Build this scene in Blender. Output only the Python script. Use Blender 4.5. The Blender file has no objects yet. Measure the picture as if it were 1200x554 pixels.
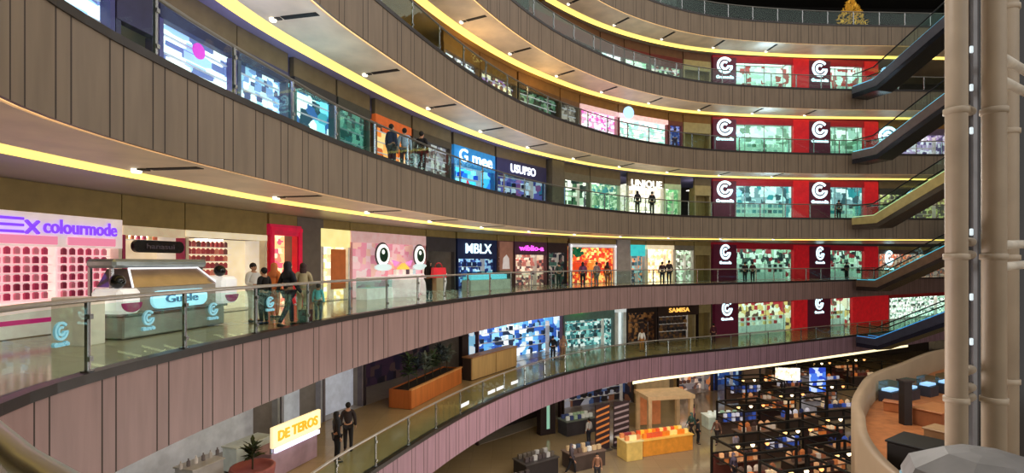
import bpy, bmesh, math, random
from mathutils import Vector, Matrix
R = random.Random(7)
C = bpy.context.scene.collection
PI = math.pi
F = 620.0; HY = 307.0; CZ = 11.65            # focal length (px), horizon row, eye height; ground floor is z = 0
FLOOR = {1: 0.0, 2: 5.0, 3: 10.0, 4: 15.0, 5: 20.0, 6: 25.0, 7: 30.0, 8: 35.0}
BAND = 1.5
LV = {7: 'topmost balcony', 6: 'second balcony from the top', 5: 'third balcony from the top',
      4: 'fourth balcony from the top', 3: 'second lowest balcony', 2: 'lowest balcony', 1: 'ground floor'}
ORD = 'first second third fourth fifth sixth seventh eighth ninth tenth eleventh twelfth thirteenth fourteenth fifteenth sixteenth seventeenth eighteenth nineteenth twentieth'.split()

# ------------------------------------------------------------------ materials
def lin(c):
    return tuple(((v / 255) / 12.92 if v / 255 <= .04045 else ((v / 255 + .055) / 1.055) ** 2.4) for v in c)
_M = {}
def mat(c, rough=.6, metal=0., emit=0., noise=.12, nscale=3., ec=None, spec=.4):
    key = ('p', tuple(c), rough, metal, emit, noise, nscale, ec, spec)
    if key in _M: return _M[key]
    m = bpy.data.materials.new('surface_%d' % len(_M)); m.use_nodes = True
    nt = m.node_tree; b = nt.nodes['Principled BSDF']
    l = lin(c)
    b.inputs['Roughness'].default_value = rough; b.inputs['Metallic'].default_value = metal
    b.inputs['Specular IOR Level'].default_value = spec
    tc = nt.nodes.new('ShaderNodeTexCoord'); n = nt.nodes.new('ShaderNodeTexNoise'); n.inputs['Scale'].default_value = nscale
    n.inputs['Detail'].default_value = 3
    nt.links.new(tc.outputs['Object'], n.inputs['Vector'])
    r = nt.nodes.new('ShaderNodeValToRGB')
    r.color_ramp.elements[0].position = .3; r.color_ramp.elements[1].position = .7
    r.color_ramp.elements[0].color = tuple(v * (1 - noise) for v in l) + (1,)
    r.color_ramp.elements[1].color = tuple(min(1, v * (1 + noise)) for v in l) + (1,)
    nt.links.new(n.outputs['Fac'], r.inputs['Fac']); nt.links.new(r.outputs['Color'], b.inputs['Base Color'])
    if emit:
        if ec: b.inputs['Emission Color'].default_value = lin(ec) + (1,)
        else: nt.links.new(r.outputs['Color'], b.inputs['Emission Color'])
        b.inputs['Emission Strength'].default_value = emit
    _M[key] = m; return m
def glow(c, s=1.0):
    key = ('g', tuple(c), s)
    if key in _M: return _M[key]
    m = bpy.data.materials.new('glow_%d' % len(_M)); m.use_nodes = True
    nt = m.node_tree; b = nt.nodes['Principled BSDF']; l = lin(c) + (1,)
    b.inputs['Base Color'].default_value = l; b.inputs['Emission Color'].default_value = l
    b.inputs['Emission Strength'].default_value = s; b.inputs['Roughness'].default_value = .5
    _M[key] = m; return m
def merch(pal, scale=(5, 5, 6), emit=.5, rnd=.8):
    """a wall densely hung with small goods: random cells in the palette's colours"""
    key = ('m', tuple(map(tuple, pal)), scale, emit, rnd)
    if key in _M: return _M[key]
    m = bpy.data.materials.new('display_%d' % len(_M)); m.use_nodes = True
    nt = m.node_tree; b = nt.nodes['Principled BSDF']
    tc = nt.nodes.new('ShaderNodeTexCoord'); mp = nt.nodes.new('ShaderNodeMapping'); mp.inputs['Scale'].default_value = scale
    v = nt.nodes.new('ShaderNodeTexVoronoi'); v.inputs['Scale'].default_value = 1; v.inputs['Randomness'].default_value = rnd
    v.distance = 'CHEBYCHEV'
    nt.links.new(tc.outputs['Object'], mp.inputs['Vector']); nt.links.new(mp.outputs['Vector'], v.inputs['Vector'])
    s = nt.nodes.new('ShaderNodeSeparateColor'); nt.links.new(v.outputs['Color'], s.inputs['Color'])
    r = nt.nodes.new('ShaderNodeValToRGB'); r.color_ramp.interpolation = 'CONSTANT'
    e = r.color_ramp.elements
    while len(e) < len(pal): e.new(1)
    for i, c in enumerate(pal):
        e[i].position = i / len(pal); e[i].color = lin(c) + (1,)
    nt.links.new(s.outputs['Red'], r.inputs['Fac'])
    nt.links.new(r.outputs['Color'], b.inputs['Base Color']); nt.links.new(r.outputs['Color'], b.inputs['Emission Color'])
    b.inputs['Emission Strength'].default_value = emit; b.inputs['Roughness'].default_value = .5  # the wall's own glow stands in for the shop's lighting
    _M[key] = m; return m
def cladding(c):
    m = wood(c, .82, 3.2).copy(); b = m.node_tree.nodes['Principled BSDF']; b.inputs['Roughness'].default_value = .45; b.inputs['Specular IOR Level'].default_value = .35
    return m
def glassmat(tint=(225, 240, 235), refl=.1):
    key = ('gl', tint, refl)
    if key in _M: return _M[key]
    m = bpy.data.materials.new('glass_%d' % len(_M)); m.use_nodes = True
    nt = m.node_tree; nt.nodes.clear()
    o = nt.nodes.new('ShaderNodeOutputMaterial'); mx = nt.nodes.new('ShaderNodeMixShader')
    t = nt.nodes.new('ShaderNodeBsdfTransparent'); t.inputs['Color'].default_value = lin(tint) + (1,)
    g = nt.nodes.new('ShaderNodeBsdfGlossy'); g.inputs['Roughness'].default_value = .02; g.inputs['Color'].default_value = (.9, 1, .97, 1)
    lw = nt.nodes.new('ShaderNodeLayerWeight'); lw.inputs['Blend'].default_value = .25
    mm = nt.nodes.new('ShaderNodeMath'); mm.operation = 'MULTIPLY_ADD'; mm.inputs[1].default_value = .07; mm.inputs[2].default_value = refl * .25
    nt.links.new(lw.outputs['Fresnel'], mm.inputs[0]); nt.links.new(mm.outputs[0], mx.inputs[0])
    nt.links.new(t.outputs[0], mx.inputs[1]); nt.links.new(g.outputs[0], mx.inputs[2]); nt.links.new(mx.outputs[0], o.inputs[0])
    _M[key] = m; return m
def wood(c, dark=.75, scale=6.):
    key = ('w', tuple(c), dark, scale)
    if key in _M: return _M[key]
    m = bpy.data.materials.new('wood_%d' % len(_M)); m.use_nodes = True
    nt = m.node_tree; b = nt.nodes['Principled BSDF']; l = lin(c)
    tc = nt.nodes.new('ShaderNodeTexCoord'); mp = nt.nodes.new('ShaderNodeMapping'); mp.inputs['Scale'].default_value = (scale, scale, scale * .12)
    n = nt.nodes.new('ShaderNodeTexNoise'); n.inputs['Scale'].default_value = 1.5; n.inputs['Detail'].default_value = 4
    nt.links.new(tc.outputs['Object'], mp.inputs[0]); nt.links.new(mp.outputs[0], n.inputs['Vector'])
    r = nt.nodes.new('ShaderNodeValToRGB'); r.color_ramp.elements[0].position = .35; r.color_ramp.elements[1].position = .65
    r.color_ramp.elements[0].color = tuple(v * dark for v in l) + (1,); r.color_ramp.elements[1].color = l + (1,)
    nt.links.new(n.outputs['Fac'], r.inputs[0]); nt.links.new(r.outputs[0], b.inputs['Base Color'])
    b.inputs['Roughness'].default_value = .5; b.inputs['Specular IOR Level'].default_value = .3
    _M[key] = m; return m
def tilemat(c, grout=.8, size=.6, rough=.15):
    key = ('t', tuple(c), grout, size, rough)
    if key in _M: return _M[key]
    m = bpy.data.materials.new('tile_%d' % len(_M)); m.use_nodes = True
    nt = m.node_tree; b = nt.nodes['Principled BSDF']; l = lin(c)
    tc = nt.nodes.new('ShaderNodeTexCoord'); br = nt.nodes.new('ShaderNodeTexBrick')
    br.offset = 0; br.inputs['Scale'].default_value = 1; br.inputs['Brick Width'].default_value = size; br.inputs['Row Height'].default_value = size
    br.inputs['Mortar Size'].default_value = .008
    br.inputs['Color1'].default_value = l + (1,); br.inputs['Color2'].default_value = tuple(v * .9 for v in l) + (1,)
    br.inputs['Mortar'].default_value = tuple(v * grout for v in l) + (1,)
    nt.links.new(tc.outputs['Object'], br.inputs['Vector']); nt.links.new(br.outputs['Color'], b.inputs['Base Color'])
    b.inputs['Roughness'].default_value = rough
    _M[key] = m; return m

# ------------------------------------------------------------------ mesh builder
class MB:
    def __init__(s): s.v = []; s.f = []; s.mi = []
    def add(s, vs, fs, mi=0):
        o = len(s.v); s.v += [tuple(p) for p in vs]; s.f += [tuple(o + i for i in f) for f in fs]; s.mi += [mi] * len(fs); return s
    def box(s, x0, x1, y0, y1, z0, z1, mi=0, bev=0.):
        if bev <= 0:
            return s.add([(x0, y0, z0), (x1, y0, z0), (x1, y1, z0), (x0, y1, z0), (x0, y0, z1), (x1, y0, z1), (x1, y1, z1), (x0, y1, z1)],
                         [(3, 2, 1, 0), (4, 5, 6, 7), (0, 1, 5, 4), (1, 2, 6, 5), (2, 3, 7, 6), (3, 0, 4, 7)], mi)
        b = bev
        def ring(e, z): return [(x0 + e, y0, z), (x1 - e, y0, z), (x1, y0 + e, z), (x1, y1 - e, z), (x1 - e, y1, z), (x0 + e, y1, z), (x0, y1 - e, z), (x0, y0 + e, z)]
        def rin(z): return [(x0 + b, y0 + b, z), (x1 - b, y0 + b, z), (x1 - b, y0 + b, z), (x1 - b, y1 - b, z), (x1 - b, y1 - b, z), (x0 + b, y1 - b, z), (x0 + b, y1 - b, z), (x0 + b, y0 + b, z)]
        return s.rings([rin(z0), ring(b, z0 + b), ring(b, z1 - b), rin(z1)], mi)
    def rings(s, rs, mi=0, caps=True):
        n = len(rs[0]); vs = [p for r in rs for p in r]; fs = []
        for k in range(len(rs) - 1):
            for i in range(n):
                j = (i + 1) % n; fs.append((k * n + i, k * n + j, (k + 1) * n + j, (k + 1) * n + i))
        if caps: fs += [tuple(range(n - 1, -1, -1)), tuple((len(rs) - 1) * n + i for i in range(n))]
        return s.add(vs, fs, mi)
    def lathe(s, prof, n=16, c=(0, 0, 0), mi=0, sx=1, sy=1):
        return s.rings([[(c[0] + r * sx * math.cos(2 * PI * i / n), c[1] + r * sy * math.sin(2 * PI * i / n), c[2] + z) for i in range(n)] for r, z in prof], mi)
    def tube(s, pts, r, n=8, mi=0, closed=False):
        pts = [Vector(p) for p in pts]; rs = []; N = len(pts)
        for i, p in enumerate(pts):
            a = pts[(i - 1) % N] if closed or i else pts[i]; b = pts[(i + 1) % N] if closed or i < N - 1 else pts[i]
            t = (b - a).normalized(); u = Vector((0, 0, 1)) if abs(t.z) < .9 else Vector((1, 0, 0))
            e1 = t.cross(u).normalized(); e2 = e1.cross(t).normalized()
            rr = r[i] if isinstance(r, (list, tuple)) else r
            rs.append([tuple(p + e1 * rr * math.cos(2 * PI * k / n) + e2 * rr * math.sin(2 * PI * k / n)) for k in range(n)])
        if closed: rs.append(rs[0])
        return s.rings(rs, mi, not closed)
    def bar(s, a, b, w, h=None, mi=0):
        h = h or w; a = Vector(a); b = Vector(b); t = (b - a).normalized()
        u = Vector((0, 0, 1)) if abs(t.z) < .95 else Vector((0, 1, 0))
        e1 = t.cross(u).normalized() * w / 2; e2 = e1.normalized().cross(t).normalized() * h / 2
        return s.rings([[tuple(p + e1 * i + e2 * j) for i, j in ((-1, -1), (1, -1), (1, 1), (-1, 1))] for p in (a, b)], mi)
    def sphere(s, c, r, n=12, m=8, sz=1., mi=0, sx=1, sy=1):
        return s.lathe([(max(1e-3, r * math.sin(PI * k / m)), -r * sz * math.cos(PI * k / m)) for k in range(m + 1)], n, c, mi, sx, sy)
    def prism(s, poly, z0, z1, mi=0):
        return s.rings([[(x, y, z0) for x, y in poly], [(x, y, z1) for x, y in poly]], mi)
    def prismy(s, poly, y0, y1, mi=0):          # polygon in x-z, extruded along y
        return s.rings([[(x, y0, z) for x, z in poly], [(x, y1, z) for x, z in poly]], mi)
    def build(s, name, mats, parent=None, smooth=False, kind=None):
        me = bpy.data.meshes.new(name); me.from_pydata(s.v, [], s.f)
        for m in (mats if isinstance(mats, (list, tuple)) else [mats]): me.materials.append(m)
        me.polygons.foreach_set('material_index', s.mi)
        if smooth: me.polygons.foreach_set('use_smooth', [True] * len(s.f))
        bm = bmesh.new(); bm.from_mesh(me); bmesh.ops.recalc_face_normals(bm, faces=bm.faces); bm.to_mesh(me); bm.free()
        o = bpy.data.objects.new(name, me); C.objects.link(o)
        if parent is not None: o.parent = parent
        if kind: o['kind'] = kind
        return o
def tag(o, label, cat, group=None):
    o['label'] = label; o['category'] = cat
    if group: o['group'] = group
    return o
def thing(name, label, cat, loc=(0, 0, 0), rz=0., group=None):
    o = bpy.data.objects.new(name, None); C.objects.link(o); o.location = loc; o.rotation_euler = (0, 0, rz); o.empty_display_size = .2
    return tag(o, label, cat, group)
def struct(mb, name, mats, smooth=False):
    return mb.build(name, mats, None, smooth, 'structure')
_kids = {}
def copy_tree(o, parent=None):
    c = o.copy(); C.objects.link(c); c.parent = parent
    for ch in list(o.children): copy_tree(ch, c)
    return c
def text_mesh(txt, size, depth=.03, bold=0.):
    cu = bpy.data.curves.new('lettering', 'FONT'); cu.body = txt; cu.size = size; cu.extrude = depth / 2; cu.offset = bold
    cu.align_x = 'CENTER'; cu.align_y = 'CENTER'; cu.resolution_u = 3
    ob = bpy.data.objects.new('lettering', cu); C.objects.link(ob)
    me = bpy.data.meshes.new_from_object(ob.evaluated_get(bpy.context.evaluated_depsgraph_get()))
    bpy.data.objects.remove(ob); return me
def lettering(txt, size, m, parent, x, y, z, name='sign_lettering', width=None, bold=0.):
    """upright letters in the x-z plane of the parent, facing -y"""
    me = text_mesh(txt, size, .04, bold); me.materials.clear(); me.materials.append(m)
    o = bpy.data.objects.new(name, me); C.objects.link(o); o.parent = parent
    o.location = (x, y, z); o.rotation_euler = (PI / 2, 0, 0)
    if width:
        xs = [v.co.x for v in me.vertices]; k = width / (max(xs) - min(xs)); o.scale = (k, 1, 1)
    return o

# ------------------------------------------------------------------ plan of the atrium edge
def spline(P, step=.25):
    out = []
    for i in range(len(P) - 1):
        p0 = P[max(0, i - 1)]; p1 = P[i]; p2 = P[i + 1]; p3 = P[min(len(P) - 1, i + 2)]
        n = 24
        for k in range(n):
            t = k / n
            out.append(tuple(.5 * (2 * p1[d] + (p2[d] - p0[d]) * t + (2 * p0[d] - 5 * p1[d] + 4 * p2[d] - p3[d]) * t * t + (3 * p1[d] - p0[d] - 3 * p2[d] + p3[d]) * t ** 3) for d in (0, 1)))
    out.append(P[-1])
    for _ in range(3):                                   # smooth a little
        out = [out[0]] + [tuple((out[i - 1][d] + 2 * out[i][d] + out[i + 1][d]) / 4 for d in (0, 1)) for i in range(1, len(out) - 1)] + [out[-1]]
    return out
class Path:
    def __init__(s, P):
        q = [Vector(p) for p in spline(P)]; s.q = q; s.s = [0.]
        for a, b in zip(q, q[1:]): s.s.append(s.s[-1] + (b - a).length)
        s.L = s.s[-1]
    def at(s, u):
        u = max(0, min(s.L - 1e-6, u)); import bisect
        i = min(len(s.q) - 2, bisect.bisect_right(s.s, u) - 1)
        k = (u - s.s[i]) / max(1e-9, s.s[i + 1] - s.s[i])
        return s.q[i].lerp(s.q[i + 1], k)
    def frame(s, u):
        p = s.at(u); t = (s.at(u + .6) - s.at(u - .6)).normalized(); return p, t, Vector((-t.y, t.x))
    def off(s, u, d):
        p, t, n = s.frame(u); return p + n * d
    def hit(s, px, d=0.):
        """arc length at which the sight line of column px meets the curve offset by d"""
        k = (px - 600) / F; u = s.u0; prev = None
        while u < s.L:
            p = s.off(u, d); g = p.x - k * p.y
            if prev is not None and prev < 0 <= g: return u - .1 * g / max(1e-9, g - prev)
            prev = g; u += .1
        return s.L
BASE = [(10, -2.6), (4, -1.3), (1, .12), (-1.2, 1.46), (-1.94, 2.0), (-3.6, 3.05), (-5.0, 4.4), (-5.75, 6.1), (-5.95, 7.6), (-5.86, 9.45), (-5.66, 10.95),
        (-5.35, 12.65), (-4.68, 15.8), (-2.35, 22.3), (.25, 27.4), (3.5, 31.8), (8.3, 36.2), (14.6, 39.4)]
P_low = Path(BASE + [(22, 43), (30.8, 47.7), (38, 51.6), (50, 58), (60, 63)])
P_high = Path(BASE + [(22.5, 40.8), (30, 41.2), (40, 41.6), (52, 42)])
for P in (P_low, P_high):
    u = 0
    while P.at(u).y < 4.0 or P.at(u).x > -3: u += .1
    P.u0 = u - 1
def path(l): return P_low if l <= 3 else P_high
def floor_pt(l, px, py):
    D = (CZ - FLOOR[l]) * F / (py - HY); return Vector(((px - 600) / F * D, D, FLOOR[l]))
def ray_pt(px, D, z): return Vector(((px - 600) / F * D, D, z))

def ribbon(P, sec, us, closed=True, mi=0, mb=None):
    """sweep a section [(offset, z)...] along the curve"""
    mb = mb or MB(); n = len(sec); vs = []
    for u in us:
        p, t, nn = P.frame(u)
        vs += [(p.x + nn.x * d, p.y + nn.y * d, z) for d, z in sec]
    fs = []
    for i in range(len(us) - 1):
        for k in range(n if closed else n - 1):
            j = (k + 1) % n; fs.append((i * n + k, (i + 1) * n + k, (i + 1) * n + j, i * n + j))
    if closed: fs += [tuple(range(n)), tuple((len(us) - 1) * n + k for k in reversed(range(n)))]
    return mb.add(vs, fs, mi)
def steps(a, b, d=.5):
    n = max(1, int(math.ceil((b - a) / d))); return [a + (b - a) * i / n for i in range(n + 1)]

# ------------------------------------------------------------------ the setting, level by level
FASC = {2: (156, 122, 134), 3: (142, 115, 110), 4: (116, 101, 85), 5: (116, 100, 83), 6: (116, 99, 82), 7: (116, 99, 80)}  # lower levels pinker: ambient bounce is put into the colour
CEIL = {2: (175, 160, 140), 3: (150, 130, 125), 4: (176, 164, 150), 5: (150, 142, 190), 6: (186, 146, 90), 7: (150, 135, 120)}
seam = mat((52, 42, 36), .8); capm = mat((38, 32, 30), .35)
soffit_m = mat((228, 210, 186), .45, nscale=1.2)
GFLOOR = tilemat((160, 140, 110), .7, 1.2, .12)
for l in range(2, 8):
    P = path(l); zt = FLOOR[l]; zb = zt - BAND; rr = random.Random(l)
    # clad balcony front with paired dark joints
    mb = MB(); u = 0.; seams = []
    while u < P.L:
        seams.append(u); u += .27
        seams.append(u); u += rr.choice((.55, .62, .72, .86, .95))
    cuts = sorted(set([0, P.L] + [x for s_ in seams for x in (s_, min(P.L, s_ + .032))]))
    for a, b in zip(cuts, cuts[1:]):
        dark = any(abs(a - s_) < 1e-6 for s_ in seams)
        ribbon(P, [(0., zb), (0., zt)], [a, b], False, 1 if dark else 0, mb)
    ribbon(P, [(0, zb), (.06, zb)], steps(0, P.L), False, 0, mb)
    struct(mb, 'wall_balcony_%d' % l, [cladding(FASC[l]), seam])
    struct(ribbon(P, [(-.03, zt - .05), (-.03, zt + .09), (.2, zt + .09), (.2, zt - .05)], steps(0, P.L)), 'trim_%d' % l, capm)
    struct(ribbon(P, [(.2, zt - .02), (.2, zt), (10, zt), (10, zt - .02)], steps(0, P.L, .8)), 'floor_%d' % l,
           tilemat((188, 178, 150) if l != 2 else (165, 140, 100), .8, .8, .12))
    u1 = P.hit(676) if l == 7 else 0.
    ceil_mb = MB(); us = steps(u1, P.L, .5)
    ribbon(P, [(.14, zb), (2.02, zb)], us, False, 0, ceil_mb)
    ribbon(P, [(2.02, zb), (2.02, zb + .08), (2.5, zb + .08), (2.5, zb - .06), (10, zb - .06)], us, False, 1, ceil_mb)
    ribbon(P, [(.06, zb), (.06, zb + .05), (.14, zb + .05), (.14, zb)], us, False, 0, ceil_mb)
    if l == 7: ribbon(P, [(.06, zb), (10, zb)], steps(0, u1, .5), False, 2, ceil_mb)
    struct(ceil_mb, 'ceiling_%d' % l, [soffit_m, mat(CEIL[l], .3, nscale=.6), wood((150, 105, 45))])
    w = LV[l]
    tag(ribbon(P, [(2.04, zb + .0), (2.04, zb + .05), (2.495, zb + .05), (2.495, zb - .055), (2.48, zb - .055), (2.48, zb + .0)], us).build('cove_light', glow((255, 226, 120), 1.25)),
        'wide yellow light strip in the ceiling under the ' + w, 'light', None)
    tag(ribbon(P, [(.07, zb + .02), (.07, zb + .035), (.13, zb + .035), (.13, zb + .02)], us).build('edge_light', glow((255, 214, 150), .9)),
        'thin pale light line along the bottom edge of the ' + w, 'light', None)
    if l == 2:
        tag(ribbon(P, [(.0, zb - .2), (.0, zb - .003), (.05, zb - .003), (.05, zb - .2)], steps(P.hit(742), P.hit(1064))).build('lit_edge_strip', glow((255, 236, 185), 1.5)), 'bright light line along the lower edge of the lowest balcony', 'light')
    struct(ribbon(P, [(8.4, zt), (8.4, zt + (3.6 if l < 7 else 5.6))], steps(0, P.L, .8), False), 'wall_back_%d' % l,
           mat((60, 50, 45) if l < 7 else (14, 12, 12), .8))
    # soffit spotlights
    k = 0; sp = u1 if l == 7 else P.u0
    base = {5: P.hit(320, 1.75), 4: P.hit(160, 1.75)}.get(l, None)
    vis = []
    uu = (base - 8.8) if base else sp + 1.4
    while uu < P.hit(965):
        p = P.off(uu, 1.75); px = 600 + F * p.x / max(.1, p.y); py = HY - F * (zb - CZ) / max(.1, p.y)
        if p.y > 3 and -20 < px < 970 and -40 < py < 560: vis.append((px, uu))
        uu += 4.4
    if l == 2: vis = []
    for j, (px, uu) in enumerate(vis):
        p, t, n = P.frame(uu)
        if j == 0:
            root = proto = thing('ceiling_spotlight', '', 'spotlight')
            MB().box(-.10, .10, .35, 1.45, -.012, .03).build('slot', mat((22, 18, 16), .7), root)
            MB().box(-.07, .07, 1.5, 1.7, -.03, .03).build('spot_housing', mat((60, 54, 50), .5), root)
            lm = MB().lathe([(.005, -.075), (.085, -.07), (.1, -.03), (.1, .02)], 12, (0, 1.75, 0)).build('lamp', glow((255, 248, 225), 2.2), root)
        else: root = copy_tree(proto)
        root.location = (p.x, p.y, zb - .002); root.rotation_euler = (0, 0, math.atan2(n.y, n.x) - PI / 2)
        tag(root, 'small spotlight with dark slot under the %s, %s from the left' % (w, ORD[j]), 'spotlight', 'spotlights under the ' + w)

struct(MB().box(-60, 80, -20, 90, -.2, 0), 'floor', GFLOOR)
struct(ribbon(P_low, [(9, 0), (9, 3.6)], steps(0, P_low.L, .8), False), 'wall_back_1', mat((66, 54, 46), .8))
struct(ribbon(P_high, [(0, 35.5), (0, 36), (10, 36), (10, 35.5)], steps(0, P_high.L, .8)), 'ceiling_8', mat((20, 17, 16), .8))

# ------------------------------------------------------------------ glass railings
rail_glass = glassmat((238, 249, 245), .07); steel = mat((170, 172, 174), .25, .9, noise=.04); dsteel = mat((120, 118, 112), .35, .8, noise=.05)
def railing(l, post_px):
    P = path(l); z = FLOOR[l] + .09
    root = thing('glass_railing', 'glass balustrade with steel posts along the ' + LV[l], 'railing')
    um = P.hit(post_px); u = um - 2.06 * int((um - .5) / 2.06); us = []
    while u < P.L - 14: us.append(u); u += 2.06
    us = us[:60]
    hr = MB(); pts = []
    for v in steps(us[0], us[-1], .5):
        p = P.off(v, .09); pts.append((p.x, p.y, z + 1.02))
    hr.tube(pts, .038, 8); hr.build('handrail', mat((172, 166, 160), .3, .65, noise=.05) if l <= 3 else dsteel, root, True)
    pm = None
    for v in us:
        p, t, n = P.frame(v)
        if pm is None:
            m = MB(); m.box(-.03, .03, .06, .12, 0, 1.0, bev=.008); m.box(-.06, .06, .03, .15, 0, .02); m.box(-.035, .035, .03, .06, .15, .22); m.box(-.035, .035, .03, .06, .75, .82)
            po = m.build('post', steel, root); pm = po
        else:
            po = pm.copy(); C.objects.link(po)
        po.parent = root; po.location = (p.x, p.y, z); po.rotation_euler = (0, 0, math.atan2(t.y, t.x))
    for a, b in zip(us, us[1:]):
        ribbon(P, [(.055, z + .03), (.055, z + .95), (.067, z + .95), (.067, z + .03)], steps(a + .04, b - .04, .52)).build('glass_pane', rail_glass, root)
    return root, us
rails = {}
for l, px in ((2, 640), (3, 110), (4, 188), (5, 620), (6, 720), (7, 800)): rails[l] = railing(l, px)

# ------------------------------------------------------------------ people
SK = {}
def skin_mesh(nodes, edges, sub=1):
    me = bpy.data.meshes.new('figure'); bm = bmesh.new(); lay = bm.verts.layers.skin.verify(); idx = {}
    for i, (k, (co, r)) in enumerate(nodes.items()):
        v = bm.verts.new(co); v[lay].radius = (r, r) if not isinstance(r, tuple) else r; v[lay].use_root = (i == 0); idx[k] = v
    for a, b in edges: bm.edges.new((idx[a], idx[b]))
    bm.to_mesh(me); bm.free()
    ob = bpy.data.objects.new('figure', me); C.objects.link(ob)
    ob.modifiers.new('s', 'SKIN').use_smooth_shade = True
    sm = ob.modifiers.new('u', 'SUBSURF'); sm.levels = sub; sm.render_levels = sub
    bpy.context.view_layer.update()
    r = bpy.data.meshes.new_from_object(ob.evaluated_get(bpy.context.evaluated_depsgraph_get()))
    bpy.data.objects.remove(ob); return r
def pose_nodes(pose):
    """joints of a 1.7 m figure facing -y"""
    n = {'pelvis': ((0, 0, .95), .125), 'waist': ((0, .01, 1.1), .11), 'chest': ((0, .005, 1.3), (.14, .115)), 'collar': ((0, .01, 1.44), .07),
         'neck': ((0, 0, 1.5), .048), 'jaw': ((0, -.02, 1.555), .066), 'head': ((0, -.008, 1.62), .083), 'crown': ((0, 0, 1.675), .062), 'nose': ((0, -.108, 1.59), .012)}
    e = [('pelvis', 'waist'), ('waist', 'chest'), ('chest', 'collar'), ('collar', 'neck'), ('neck', 'jaw'), ('jaw', 'head'), ('head', 'crown'), ('head', 'nose')]
    for s, sg in (('l', 1), ('r', -1)):
        sw = {'stand': 0, 'walk': .26 * sg, 'hold': 0, 'lean': 0}[pose]
        n['hip' + s] = ((.09 * sg, 0, .89), .092)
        n['knee' + s] = ((.1 * sg, -.02 - sw * .55, .5), .06)
        n['ankle' + s] = ((.1 * sg, .02 - sw * .8 + (.12 if sw < 0 else 0), .085 + (.03 if sw < 0 else 0)), .04)
        a = n['ankle' + s][0]; n['toe' + s] = ((a[0] + .02 * sg, a[1] - .14, .035), .033)
        n['ear' + s] = ((.092 * sg, .005, 1.605), .014); e.append(('head', 'ear' + s))
        n['sho' + s] = ((.175 * sg, .015, 1.405), .062)
        if pose == 'hold' or (pose == 'lean'):
            el = (.235 * sg, .02, 1.14); wr = (.17 * sg, -.2, 1.1); pa = (.14 * sg, -.265, 1.1); fd = Vector((-.3 * sg, -.8, .05)).normalized()
        else:
            el = (.235 * sg, .03 + sw * .3, 1.13); wr = (.25 * sg, -.03 + sw * .7, .89); pa = (.25 * sg, -.05 + sw * .8, .82); fd = Vector((0, -.15, -1)).normalized()
        n['elb' + s] = (el, .044); n['wri' + s] = (wr, .028); n['palm' + s] = (pa, .03)
        e += [('pelvis', 'hip' + s), ('hip' + s, 'knee' + s), ('knee' + s, 'ankle' + s), ('ankle' + s, 'toe' + s), ('collar', 'sho' + s), ('sho' + s, 'elb' + s), ('elb' + s, 'wri' + s), ('wri' + s, 'palm' + s)]
        across = Vector((0, 1, 0)) if pose not in ('hold', 'lean') else Vector((0, 0, 1))
        for q, ln in enumerate((.075, .09, .084, .065)):
            c = Vector(pa) + across * (q - 1.5) * .019
            m1 = c + fd * ln * .55; m2 = c + fd * ln + Vector((-.012 * sg, 0, 0))
            n['f%d%sa' % (q, s)] = (tuple(m1), .009); n['f%d%sb' % (q, s)] = (tuple(m2), .008)
            e += [('palm' + s, 'f%d%sa' % (q, s)), ('f%d%sa' % (q, s), 'f%d%sb' % (q, s))]
        c = Vector(pa) - across * .045 + fd * .02; n['th' + s] = (tuple(c), .01); e.append(('palm' + s, 'th' + s))
    return n, e
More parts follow.
